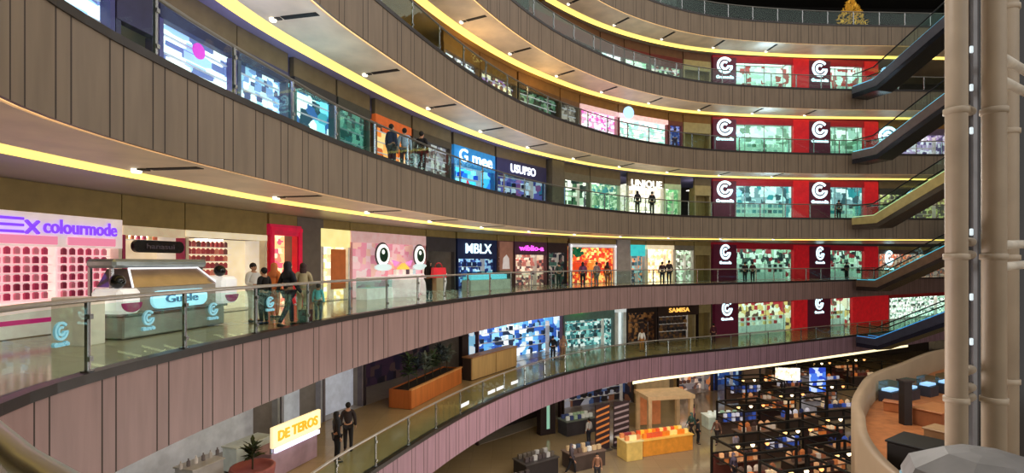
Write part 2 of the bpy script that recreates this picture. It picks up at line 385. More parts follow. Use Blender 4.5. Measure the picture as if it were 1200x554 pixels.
def person_meshes(pose):
    if pose in SK: return SK[pose]
    n, e = pose_nodes(pose); body = skin_mesh(n, e, 1)
    def grow(keys, g):
        nn = {k: (n[k][0], tuple(x + g for x in n[k][1]) if isinstance(n[k][1], tuple) else n[k][1] + g) for k in keys}
        return skin_mesh(nn, [x for x in e if x[0] in nn and x[1] in nn], 1)
    top = grow(['chest', 'waist', 'pelvis', 'collar', 'shol', 'shor', 'elbl', 'elbr', 'wril', 'wrir'], .018)
    tr = grow(['pelvis', 'hipl', 'hipr', 'kneel', 'kneer', 'anklel', 'ankler'], .016)
    sh = MB()
    for s in 'lr':
        a = Vector(n['ankle' + s][0]); t = Vector(n['toe' + s][0])
        sh.rings([[(c.x + w * math.cos(q), c.y, max(.002, c.z + h * math.sin(q))) for q in [i * PI / 4 for i in range(8)]] for c, w, h in
                  ((a + Vector((0, .05, -.045)), .03, .04), (a + Vector((0, 0, -.04)), .046, .055), (t + Vector((0, .04, 0)), .046, .04), (t + Vector((0, -.04, -.005)), .02, .02))])
    fm = MB()
    for sg in (-1, 1): fm.sphere((.034 * sg, -.083, 1.622), .012, 8, 6)
    fm.box(-.024, .024, -.094, -.08, 1.546, 1.555)
    hair = MB(); hair.sphere((0, .02, 1.645), .1, 14, 8, 1.05, 0, .95, 1.05)
    longh = MB(); longh.sphere((0, .02, 1.645), .1, 14, 8, 1.05, 0, .95, 1.05)
    longh.rings([[(.098 * k * math.cos(q), .045 + .06 * math.sin(q), z) for q in [i * PI / 5 for i in range(10)]] for k, z in ((.95, 1.66), (1, 1.55), (.95, 1.42), (.6, 1.3))])
    veil = MB(); veil.rings([[(w * math.cos(q), y + d * math.sin(q), z) for q in [i * PI / 6 for i in range(12)]] for w, d, y, z in
                             ((.2, .15, .0, 1.28), (.19, .145, .01, 1.4), (.11, .105, .02, 1.5), (.105, .1, .03, 1.58), (.11, .105, .028, 1.65), (.085, .085, .025, 1.72), (.03, .03, .02, 1.745))])
    dress = MB(); dress.rings([[(w * math.cos(q), d * math.sin(q) - .01, z) for q in [i * PI / 7 for i in range(14)]] for w, d, z in
                               ((.27, .24, .12), (.25, .22, .4), (.2, .17, .8), (.165, .14, 1.05), (.175, .14, 1.25), (.19, .12, 1.38), (.08, .08, 1.46))])
    def mk(m): o = m.build('x', seam, None, True); me = o.data; bpy.data.objects.remove(o); return me
    SK[pose] = dict(body=body, top=top, trousers=tr, shoes=mk(sh), face=mk(fm), hair=mk(hair), long=mk(longh), veil=mk(veil), dress=mk(dress))
    return SK[pose]
def obj_mesh(name, me, m, parent):
    o = bpy.data.objects.new(name, me); C.objects.link(o); o.parent = parent
    if not me.materials: me.materials.append(m)
    o.material_slots[0].link = 'OBJECT'; o.material_slots[0].material = m
    return o
def person(loc, rz, label, top=(40, 40, 45), low=(30, 30, 40), hair=(20, 16, 14), pose='stand', h=1.65, head='hair', dress=None, skin=(190, 140, 110), shoes=(30, 28, 28)):
    k = person_meshes(pose); r = thing('person', label, 'person', loc, rz)
    r.scale = (h / 1.73,) * 3
    obj_mesh('body', k['body'], mat(skin, .6), r)
    obj_mesh('face', k['face'], mat((50, 30, 28), .5), r)
    if dress: obj_mesh('dress', k['dress'], mat(dress, .8), r); obj_mesh('sleeves', k['top'], mat(dress, .8), r)
    else: obj_mesh('top', k['top'], mat(top, .8), r); obj_mesh('trousers', k['trousers'], mat(low, .8), r)
    obj_mesh('shoes', k['shoes'], mat(shoes, .5), r)
    obj_mesh({'hair': 'hair', 'long': 'hair', 'veil': 'headscarf'}[head], k[head], mat(hair, .7), r)
    return r

# ------------------------------------------------------------------ shop units
LETTER_D = -.06
BULK = {3: (150, 130, 80), 4: (105, 92, 74), 5: (125, 88, 45), 6: (100, 66, 48), 2: (120, 100, 95)}
def shop_frame(l, xa, xb, d=None):
    d = d or (5.0 if l <= 3 else 2.9)
    P = path(l); ua = P.hit(xa, d); ub = P.hit(xb, d); a = P.off(ua, d); b = P.off(ub, d)
    if xa < 0: a = P.off(P.hit(0, d), d); b0 = P.off(P.hit(12, d), d); t0 = (b0 - a).normalized(); a = a + t0 * (xa / 12.) * (b0 - a).length
    t = (b - a); w = t.length; t.normalize()
    return a, b, w, math.atan2(t.y, t.x)
def put(l, xa, xb, fx, dy, d=None):
    """world point at fraction fx along a shop front, dy behind it"""
    a, b, w, rz = shop_frame(l, xa, xb, d); t = (b - a).normalized(); n = Vector((-t.y, t.x))
    p = a + t * w * fx + n * dy; return Vector((p.x, p.y, FLOOR[l])), rz
def shop(l, xa, xb, label, wall, header=(60, 50, 45), pier=(70, 60, 55), hh=.55, sign=None, sign_c=(255, 255, 255), sign_w=None, sign_g=2.0, sign_h=None, top=None,
         light=4., depth=2.6, d=None, glass=False, pw=.12, frame=None, cat='shop', floor_c=(170, 160, 150), side=None, name='shop_front', header_glow=0.):
    top = top or (3.05 if l <= 3 else 2.8)
    a, b, w, rz = shop_frame(l, xa, xb, d); c = (a + b) / 2
    r = thing(name, label, cat, (c.x, c.y, FLOOR[l]), rz); h = w / 2; depth = min(depth, 3.2)
    hm = mat(header, .5, emit=header_glow) if header_glow else mat(header, .5)
    MB().box(-h, h, -.02, .2, top - hh, top, bev=.01).build('header', hm, r)
    MB().box(-h, h, .02, .2, top + .002, 3.43 - .0).build('bulkhead', mat(BULK.get(l, (90, 76, 58)), .6), r)
    for s in (-1, 1):
        MB().box(min(s * h, s * (h - pw)), max(s * h, s * (h - pw)), 0, .25, 0, top - hh).build('pier', mat(pier, .5), r)
        MB().box(min(s * h, s * (h - .05)), max(s * h, s * (h - .05)), .25, depth, 0, top - .2).build('side_wall', side or mat((150, 140, 130), .7), r)
    MB().box(-h + .05, h - .05, depth - .06, depth, .02, top - .2).build('back_wall', wall, r)  # most walls passed in glow by themselves in place of a lit interior
    MB().box(-h + .05, h - .05, .0, depth, .003, .02).build('shop_floor', tilemat(floor_c, .85, .6, .2), r)
    MB().box(-h + .05, h - .05, .2, depth, top - .2, top - .14).build('shop_ceiling', mat((120, 112, 105), .7), r)
    if light:
        n = max(1, int(w / 2.2))
        for i in range(n):
            x = -h + w * (i + .5) / n
            MB().box(x - min(.5, w / n * .35), x + min(.5, w / n * .35), .8, 1.6, top - .24, top - .2).build('ceiling_light', glow((255, 250, 240), light), r)
    if frame:
        for s in (-1, 1): MB().box(s * (h - .09) - .07, s * (h - .09) + .07, -.08, .02, 0, top - .1).build('door_frame', frame, r)
        MB().box(-h, h, -.08, .0, top - .24, top - .1).build('door_frame', frame, r)
    if glass: MB().box(-h + pw, h - pw, .1, .112, .05, top - hh).build('glass_pane', glassmat((215, 235, 230), .12), r)
    if sign: lettering(sign, sign_h or hh * .75, glow(sign_c, sign_g), r, 0, LETTER_D, top - hh / 2, width=sign_w and sign_w * w, bold=.008)
    return r, w, depth
_gm = {}
def goods_mesh(kind):
    if kind in _gm: return _gm[kind]
    m = MB()
    if kind == 'box': m.box(-.11, .11, -.08, .08, 0, .24, bev=.012)
    elif kind == 'bottle': m.lathe([(.002, 0), (.05, 0), (.055, .02), (.055, .15), (.02, .19), (.022, .24), (.002, .24)], 10)
    elif kind == 'bag': m.rings([[(-.16, -.07, 0), (.16, -.07, 0), (.16, .07, 0), (-.16, .07, 0)], [(-.12, -.03, .24), (.12, -.03, .24), (.12, .03, .24), (-.12, .03, .24)]]); m.tube([(.08 * math.cos(i * PI / 6), 0, .22 + .1 * math.sin(i * PI / 6)) for i in range(7)], .012, 5)
    elif kind == 'garment':
        m.prismy([(-.2, -.75), (.2, -.75), (.17, -.3), (.3, -.42), (.34, -.3), (.16, -.04), (.05, 0), (-.05, 0), (-.16, -.04), (-.34, -.3), (-.3, -.42), (-.17, -.3)], -.04, .04)
    elif kind == 'pack': m.rings([[(-.075, -.05, 0), (.075, -.05, 0), (.075, .05, 0), (-.075, .05, 0)], [(-.08, -.05, .2), (.08, -.05, .2), (.08, .05, .2), (-.08, .05, .2)], [(-.03, -.02, .27), (.03, -.02, .27), (.03, .02, .27), (-.03, .02, .27)]])
    o = m.build(kind, seam); me = o.data; bpy.data.objects.remove(o); _gm[kind] = me; return me
NAMES = {'box': ('product_box', 'product box'), 'bottle': ('product_bottle', 'bottle'), 'bag': ('handbag', 'handbag'), 'garment': ('hanging_garment', 'garment'), 'pack': ('cosmetic_pack', 'cosmetic pack')}
def goods(root, xs, y, zs, kind, pal, label, group, emit=.35, scale=1., sx=1., gname=None):
    """separate goods laid out on shelf positions in the shop's own frame"""
    me = goods_mesh(kind); M = Matrix.Translation(root.location) @ Matrix.Rotation(root.rotation_euler[2], 4, 'Z')
    for z in zs:
        for x in xs:
            p = M @ Vector((x, y, z))
            o = bpy.data.objects.new(gname[0] if gname else NAMES[kind][0], me); C.objects.link(o)
            o.location = (p.x, p.y, p.z + .004); o.rotation_euler = (0, 0, root.rotation_euler[2]); o.scale = (scale * sx, scale, scale)
            o.material_slots[0].link = 'OBJECT'; o.material_slots[0].material = mat(R.choice(pal), .5, emit=emit, noise=.06)  # goods get a glow of their own in place of shop light
            tag(o, label, gname[1] if gname else NAMES[kind][1], group)
def shelves(root, x0, x1, y, zs, dep=.35, c=(225, 215, 205), emit=.0, back=True, label='', cat='shelf unit'):
    """a free-standing shelf unit in the shop's frame: its own thing"""
    M = Matrix.Translation(root.location) @ Matrix.Rotation(root.rotation_euler[2], 4, 'Z')
    p = M @ Vector(((x0 + x1) / 2, y, 0)); r = thing('shelf_unit', label, cat, p, root.rotation_euler[2]); h = (x1 - x0) / 2; m = mat(c, .5, emit=emit)
    top = max(zs) + .32
    for s in (-1, 1): MB().box(s * h - .02, s * h + .02, -dep / 2, dep / 2, 0.026, top).build('upright', m, r)
    for z in zs: MB().box(-h + .02, h - .02, -dep / 2, dep / 2, z - .025, z).build('shelf', m, r)
    if back: MB().box(-h, h, dep / 2, dep / 2 + .02, .026, top).build('back_panel', m, r)
    return r
def lin_xs(a, b, n): return [a + (b - a) * (i + .5) / n for i in range(n)]
def in_shop(root, x, y, z=0.): 
    return Matrix.Translation(root.location) @ Matrix.Rotation(root.rotation_euler[2], 4, 'Z') @ Vector((x, y, z))
def std(l, xa, xb, label, short, pal, kind='box', rows=3, cols=None, emit=.5, wsc=(4, 4, 5), gl=.5, gname=None, steep=False, shelf_c=(225, 218, 210), **kw):
    gname = gname or {4: ('fourth_level_box', 'gift box'), 5: ('shoe_box', 'shoe box'), 6: ('sixth_level_box', 'toy box'), 2: ('second_level_box', 'gadget box')}.get(l) if kind == 'box' else None  # all plain product boxes, only named apart by level
    kw.setdefault('depth', 1.5)
    r, w, dp = shop(l, xa, xb, label, merch(pal, wsc, emit * 1.5), side=merch(pal, wsc, emit), **kw)
    if steep:
        MB().box(-w / 2 + .13, w / 2 - .13, .3, .36, .05, 2.5).build('window_display', merch(pal, wsc, emit * 1.6), r)
        for q in range(5): MB().box(-w / 2 + .13, w / 2 - .13, .22, .3, .4 + q * .45, .43 + q * .45).build('window_shelf', mat((200, 200, 215), .4, emit=.4), r)
        return r, w
    cols = cols or max(4, min(10, int(w / .55)))
    zs = [.75 + i * .62 for i in range(rows)]
    if kind == 'garment':
        m = Matrix.Translation(r.location) @ Matrix.Rotation(r.rotation_euler[2], 4, 'Z')
        t = thing('clothes_rack', 'clothes rail standing inside the ' + short, 'clothes rack', m @ Vector((0, .8, .026)), r.rotation_euler[2])
        MB().tube([(-w * .4, 0, 1.65), (w * .4, 0, 1.65)], .02).build('rail', steel, t)
        for s in (-1, 1): MB().tube([(s * w * .4, 0, 0), (s * w * .4, 0, 1.67)], .02).build('upright', steel, t); MB().box(s * w * .4 - .03, s * w * .4 + .03, -.25, .25, 0, .03).build('foot', steel, t)
        goods(r, lin_xs(-w * .4 + .45, w * .4 - .45, cols), .8, [1.61], kind, pal, 'garment hanging on the rail inside the ' + short, 'garments in the ' + short, gl)
    else:
        shelves(r, -w * .42, w * .42, .95, zs, c=shelf_c, emit=.15, back=False, label='lit shelf unit inside the ' + short)
        goods(r, lin_xs(-w * .4, w * .4, cols), .93, zs, kind, pal, (gname[1] if gname else NAMES[kind][1]) + ' on the shelves of the ' + short, 'goods in the ' + short, max(gl, emit * .9), scale=1.15, gname=gname)
    return r, w
W = (245, 240, 235)
#PART2
# ------------------------------------------------------------------ third floor, left: cosmetics wall
PK = [(190, 60, 100), (165, 50, 90), (205, 95, 125), (140, 40, 70), (220, 130, 150)]
CR = (250, 238, 225)
def logo_swirl(parent, x, y, z, R0, m, name='logo', txt=True):
    """ring-shaped double swirl in the x-z plane facing -y, with a line of small letters below"""
    mb = MB()
    def arc(r0, r1, a0, a1, w, n=20):
        pts = []
        for i in range(n + 1):
            t = i / n; a = math.radians(a0 + (a1 - a0) * t); r = r0 + (r1 - r0) * t; pts.append((r * math.cos(a), r * math.sin(a), w * 1.))
        L = []; 
        for i, (px, pz, ww) in enumerate(pts):
            q = pts[min(n, i + 1)]; p = pts[max(0, i - 1)]; dx, dz = q[0] - p[0], q[1] - p[1]; d = math.hypot(dx, dz); nx, nz = -dz / d * ww / 2, dx / d * ww / 2
            L.append([(x + px + nx, y - .03, z + pz + nz), (x + px - nx, y - .03, z + pz - nz), (x + px - nx, y, z + pz - nz), (x + px + nx, y, z + pz + nz)])
        mb.rings(L)
    arc(R0 * .86, R0 * .86, 38, 352, R0 * .27, 28); arc(R0 * .42, R0 * .40, -8, -310, R0 * .25, 22)
    mb.box(x + R0 * .34, x + R0 * .95, y - .03, y, z - R0 * .2, z - R0 * .02)
    o = mb.build(name, m, parent)
    if txt: lettering('Gramedia', R0 * .5, m, parent, x, y - .01, z - R0 * 1.4, 'logo_lettering', R0 * 2.2, .01)
    return o
r, w, dp = shop(3, -75, 143, 'cream cosmetics shop with purple lettering and pink product panels on the left', mat((250, 222, 215), .5, emit=.45), header=(246, 226, 222), pier=CR, hh=.75, top=2.75,
                light=5, pw=.1, side=mat(CR, .5, emit=.3), depth=1.0, header_glow=.45, floor_c=(225, 210, 195))
a_, b_, ww, rz = shop_frame(3, -75, 143)
def fx(px): # local x of the column px on the front of this unit
    k = (px - 600) / F; d = (b_ - a_); t = (a_.x - k * a_.y) / (k * d.y - d.x); return (t - .5) * ww
mp = glow((120, 60, 235), 1.1)
lettering('colourmode', .46, mp, r, (fx(48) + fx(134)) / 2, -.07, 2.45, width=fx(134) - fx(48), bold=.006)
m = MB(); sx = fx(10)
for k in range(3): m.box(sx - .3, sx + .25, -.08, -.03, 2.28 + k * .14, 2.34 + k * .14)
m.tube([(sx - .55 + .28 * math.cos(a * PI / 8), -.06, 2.42 + .28 * math.sin(a * PI / 8)) for a in range(3, 16)], .05, 6)
m.bar((sx + .3, -.06, 2.28), (sx + .56, -.06, 2.56), .07, .05); m.bar((sx + .3, -.06, 2.56), (sx + .56, -.06, 2.28), .07, .05)
m.build('sign_emblem', mp, r)
for x0, x1 in ((-40, 66), (78, 134)):
    p0, p1 = fx(x0), fx(x1)
    MB().box(p0, p1, -.05, -.02, 2.05, 2.24, bev=.01).build('pink_plaque', glow((225, 130, 160), .8), r)
    u = thing('cosmetics_display', 'pink lit wall panel of hanging cosmetics, %s of the cosmetics shop' % ('left one' if x0 < 0 else 'right one'), 'display', in_shop(r, (p0 + p1) / 2, .25), r.rotation_euler[2])
    h = (p1 - p0) / 2
    MB().box(-h, h, 0, .05, .75, 2.0).build('panel_board', mat((245, 200, 205), .5, emit=.55), u)
    for z in [.8 + .2 * i for i in range(6)]: MB().box(-h, h, -.12, 0, z - .02, z).build('ledge', mat((250, 225, 225), .5, emit=.4), u)
    goods(r, lin_xs(p0, p1, max(6, int((p1 - p0) / .19))), .2, [.82 + .2 * i for i in range(6)], 'pack', PK, 'dark pink cosmetic pack on the %s lit panel of the cosmetics shop' % ('left' if x0 < 0 else 'right'), 'packs on the %s cosmetics panel' % ('left' if x0 < 0 else 'right'), .12, .62)
MB().box(fx(-70), fx(140), .0, .24, .02, .72).build('plinth', mat((250, 235, 225), .4, emit=.35), r)
MB().box(fx(-70), fx(96), -.02, 0, .30, .40).build('magenta_stripe', glow((190, 40, 110), .7), r)
# display wall with dark rounded sign
r, w, dp = shop(3, 144, 217, 'cream display bay with dark rounded hanging sign behind the metal kiosk', mat((248, 225, 190), .5, emit=.45), header=(235, 215, 180), pier=(190, 60, 110), hh=.25, top=2.62, light=5, depth=1.0, pw=.08, side=mat(CR, .5, emit=.3), header_glow=.3)
m = MB(); n = 14; rr_ = .17; hw = w * .41
pill = [(hw - rr_ + rr_ * math.cos(a), 2.08 + rr_ * math.sin(a)) for a in [-PI / 2 + PI * i / 8 for i in range(9)]] + [(-hw + rr_ + rr_ * math.cos(a), 2.08 + rr_ * math.sin(a)) for a in [PI / 2 + PI * i / 8 for i in range(9)]]
m.prismy(pill, -.14, -.04); m.build('rounded_sign_board', mat((34, 30, 34), .25), r)
lettering('hanasui', .2, mat((120, 110, 130), .4), r, 0, -.15, 2.08, width=w * .45)
goods(r, lin_xs(-w * .42, w * .42, 9), .8, [.6, .95, 1.3, 2.3], 'pack', [(235, 190, 120), (220, 120, 90), (240, 220, 160), (200, 80, 110)], 'small pack on the wall behind the dark rounded sign', 'packs behind the dark rounded sign', .2, .7)
for z in (.6, .95, 1.3, 2.3): MB().box(-w * .46, w * .46, .7, .94, z - .03, z).build('ledge', mat(CR, .5, emit=.3), r)
# cream shelves of red packs
r, w, dp = shop(3, 218, 313, 'cream shop wall with rows of red packs left of the standing shoppers', mat((250, 230, 195), .5, emit=.5), header=(248, 232, 200), pier=(245, 230, 205), hh=.2, top=2.62, light=5, depth=1.0, pw=.1, side=mat(CR, .5, emit=.3), header_glow=.45)
zs = [.5 + .235 * i for i in range(8)]
for z in zs: MB().box(-w * .47, w * .2, .6, .94, z - .02, z).build('ledge', mat(CR, .5, emit=.3), r)
goods(r, lin_xs(-w * .46, w * .19, 12), .75, zs, 'pack', [(165, 60, 70), (190, 90, 90), (150, 50, 60), (205, 130, 110), (120, 70, 70)], 'red pack on the cream shelves left of the shoppers', 'packs on the cream shelves', .12, .72)
# the rest of the third floor
std(3, 316, 353, 'small shop glowing orange and pink with red frame beside a grey column', 'small shop with red frame', [(255, 190, 130), (250, 120, 100), (255, 225, 180), (245, 90, 110)], hh=.4, depth=.7, header=(200, 30, 70), pier=(205, 25, 65), emit=.9, pw=.22, frame=mat((215, 25, 70), .4, emit=.3), header_glow=.3)
struct(MB().box(-.75, .75, -.3, 2.2, 0, 3.42), 'column_1', mat((112, 104, 100), .6)); col = bpy.data.objects['column_1']; p, rz = put(3, 353, 375, .5, .3); col.location = p; col.rotation_euler = (0, 0, rz)
r, w = std(3, 376, 410, 'bright cream shop with a brown poster stand right of the grey column', 'bright cream shop', [(255, 240, 190), (250, 225, 150), (255, 250, 235), (235, 180, 120)], emit=.9, header=(250, 235, 160), header_glow=.7, hh=.75, pier=W)
MB().box(-w * .2, w * .28, -.1, -.04, .5, 2.2).build('poster', mat((185, 100, 50), .5, emit=.25), r)
# pink shop with two round eyes
r, w, dp = shop(3, 411, 499, 'pink toy shop front with two big round eyes and an orange beak', merch([(238, 180, 192), (245, 205, 210), (225, 150, 170), (238, 195, 180), (235, 215, 215), (230, 165, 180)], (3, 3, 3), .42), header=(235, 195, 198), pier=(235, 170, 180), hh=.5, light=5, header_glow=.25, depth=.5, side=mat((245, 205, 210), .5, emit=.4), floor_c=(240, 220, 220))
for s in (-1, 1):
    ex = w * (.13 + .26 * s); e = r
    MB().prismy([(ex + .54 * math.cos(a * PI / 12), 2.0 + .6 * math.sin(a * PI / 12)) for a in range(24)], -.05, -.01).build('eye_outline', mat((70, 60, 64), .5), r)
    eye = MB(); eye.prismy([(ex + .46 * math.cos(a * PI / 12), 2.0 + .52 * math.sin(a * PI / 12)) for a in range(24)], -.1, -.02); eo = eye.build('eye', glow((250, 250, 245), .9), r)
    MB().prismy([(ex + .3 * math.cos(a * PI / 12), 2.0 + .35 * math.sin(a * PI / 12)) for a in range(24)], -.13, -.1).build('iris', mat((30, 70, 55), .3), eo)
    MB().prismy([(ex - .07 + .1 * math.cos(a * PI / 8), 2.14 + .11 * math.sin(a * PI / 8)) for a in range(16)], -.15, -.13).build('highlight', glow((240, 255, 245), .9), eo)
    MB().prismy([(ex + .6 * math.cos(a * PI / 12), 1.4 + .17 * math.sin(a * PI / 12)) for a in range(24)], -.12, -.03).build('cheek', glow((200, 225, 225), .7), r)
    MB().prismy([(w * .13 + s * .3, 1.65), (w * .13 + s * .8, 1.75), (w * .13 + s * .6, 1.45)], -.12, -.02).build('ruffle', glow((225, 140, 210), .7), r)
MB().prismy([(w * .13 - .4, 1.35), (w * .13, 1.6), (w * .13 + .4, 1.35), (w * .13 + .3, 1.05), (w * .13 - .3, 1.05)], -.2, -.02).build('beak', glow((245, 195, 80), .8), r)
for s in (-1, 1):
    p = in_shop(r, w * (.13 + .2 * s), -1.1)
    t = thing('display_table', 'white rounded display table in front of the pink toy shop, %s of two' % ('left' if s < 0 else 'right'), 'table', p, r.rotation_euler[2])
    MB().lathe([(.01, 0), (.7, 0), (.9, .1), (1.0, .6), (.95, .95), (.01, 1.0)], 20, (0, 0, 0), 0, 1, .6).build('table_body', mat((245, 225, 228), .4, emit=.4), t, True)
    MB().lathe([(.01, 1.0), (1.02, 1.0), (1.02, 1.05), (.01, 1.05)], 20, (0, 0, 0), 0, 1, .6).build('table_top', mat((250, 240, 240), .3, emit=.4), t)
    goods(t, lin_xs(-.8, .8, 6), 0, [1.06], 'box', [(250, 200, 210), (255, 240, 230), (200, 220, 230), (90, 70, 80)], 'small box on the %s rounded table of the toy shop' % ('left' if s < 0 else 'right'), 'boxes on the %s rounded table' % ('left' if s < 0 else 'right'), .3)
p, rz = put(3, 411, 499, .12, -.8); t = thing('display_case', 'low white glass display case at the left of the pink toy shop', 'display case', p, rz)
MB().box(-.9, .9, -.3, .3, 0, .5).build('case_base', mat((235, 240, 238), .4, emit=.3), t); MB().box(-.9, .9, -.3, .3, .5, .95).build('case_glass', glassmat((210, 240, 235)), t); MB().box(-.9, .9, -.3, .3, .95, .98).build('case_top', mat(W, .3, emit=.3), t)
shop(3, 500, 534, 'dark grey narrow shop front between the toy shop and the blue shop', mat((60, 55, 62), .6, emit=.2), header=(66, 62, 70), pier=(80, 76, 80), hh=.8, light=1.5)
r, w = std(3, 536, 582, 'dark blue shop with white glowing letters above a lit showcase', 'dark blue shop', [(30, 50, 110), (60, 90, 160), (150, 200, 235), (20, 30, 70), (200, 235, 245)], emit=.5, header=(30, 45, 95), pier=(25, 35, 85), hh=1.2, sign='MBLX', sign_c=(215, 245, 255), sign_h=.85, sign_w=.66, sign_g=1.6)
p, rz = put(3, 536, 582, .45, -.9); t = thing('display_case', 'long glass showcase lit cyan in front of the dark blue shop', 'display case', p, rz)
MB().box(-1.9, 1.9, -.35, .35, 0, .6).build('case_base', mat((190, 205, 195), .4, emit=.1), t); MB().box(-1.9, 1.9, -.35, .35, .6, 1.1).build('case_glass', glassmat((200, 240, 240)), t); MB().box(-1.7, 1.7, -.2, .2, .62, .9).build('case_glow', glow((150, 220, 240), .8), t)
r, w = std(3, 583, 602, 'narrow brown shop front with a tall poster of a woman in white', 'narrow brown shop', [(120, 80, 60), (160, 110, 90), (80, 55, 50)], emit=.35, header=(110, 70, 75), pier=(100, 70, 65), hh=.5, light=2)
MB().box(-w * .4, w * .4, -.06, -.02, .9, 3.0).build('poster', mat((150, 105, 90), .5, emit=.3), r); MB().prismy([(-w * .25, 1.2), (w * .2, 1.2), (w * .15, 1.9), (0, 2.15), (-w * .2, 1.9)], -.08, -.06).build('poster_figure', mat((215, 205, 205), .5, emit=.4), r)
r, w = std(3, 603, 641, 'bag shop with magenta glowing lettering and warm lit shelves', 'bag shop', [(150, 110, 100), (240, 215, 190), (200, 120, 110), (90, 70, 75), (255, 240, 215)], 'bag', emit=.45, header=(95, 60, 85), pier=(120, 80, 90), hh=.9, sign='wiblio-a', sign_c=(250, 90, 245), sign_h=.5, sign_w=.75, sign_g=1.7)
r, w = std(3, 642, 665, 'dark shop front between the bag shop and the white framed shop', 'dark shop front', [(40, 40, 50), (60, 90, 80), (110, 80, 80), (200, 180, 170)], emit=.25, header=(60, 45, 50), pier=(55, 45, 50), hh=.7, light=2)
r, w = std(3, 668, 722, 'white framed shop with green left side and glowing orange interior', 'white framed shop', [(245, 150, 60), (225, 80, 40), (250, 200, 120), (180, 50, 40)], 'garment', emit=.7, header=(200, 195, 195), pier=(220, 220, 220), hh=.3, frame=mat((240, 240, 245), .3, emit=.5), header_glow=.2)
m = MB()
for k in range(26): m.sphere((-w * .48 + R.random() * w * .3, .3 + R.random() * .3, 2.1 + R.random() * .9), .14 + .1 * R.random(), 6, 4)
m.build('hanging_foliage', mat((30, 130, 90), .6, emit=.2), r)
struct(MB().box(-.62, .62, -.1, 2.2, 0, 3.42), 'column_2', mat((170, 165, 168), .6)); p, rz = put(3, 723, 738, .5, 0); bpy.data.objects['column_2'].location = p; bpy.data.objects['column_2'].rotation_euler = (0, 0, rz)
r, w = std(3, 739, 756, 'narrow shop with cyan header and white piers', 'narrow cyan topped shop', [(80, 120, 130), (240, 160, 110), (60, 70, 80), (150, 200, 200)], emit=.5, header=(60, 200, 205), pier=(225, 230, 235), hh=.9, header_glow=.7)
r, w = std(3, 758, 790, 'bright cream shop with two dark figures at its door', 'bright cream shop by the narrow cyan one', [(255, 240, 205), (250, 215, 160), (255, 250, 235), (235, 190, 140)], emit=.95, header=(240, 225, 190), pier=(245, 240, 230), hh=.35, header_glow=.6)
r, w = std(3, 791, 813, 'pale green and white shop front', 'pale green shop', [(200, 230, 200), (240, 245, 235), (150, 160, 140), (110, 110, 95)], emit=.5, header=(130, 125, 115), pier=(225, 225, 220), hh=.4)
for l in (2, 3, 4, 5, 6):
    shop(l, 814 if l < 5 else 801, 833, 'beige wall bay left of the book store, ' + LV[l], wood((150, 130, 80)), header=(165, 150, 105), pier=(160, 145, 110), hh=.8, light=2.5, depth=.8, side=mat((160, 140, 95), .6), cat='wall bay', name='wall_bay')
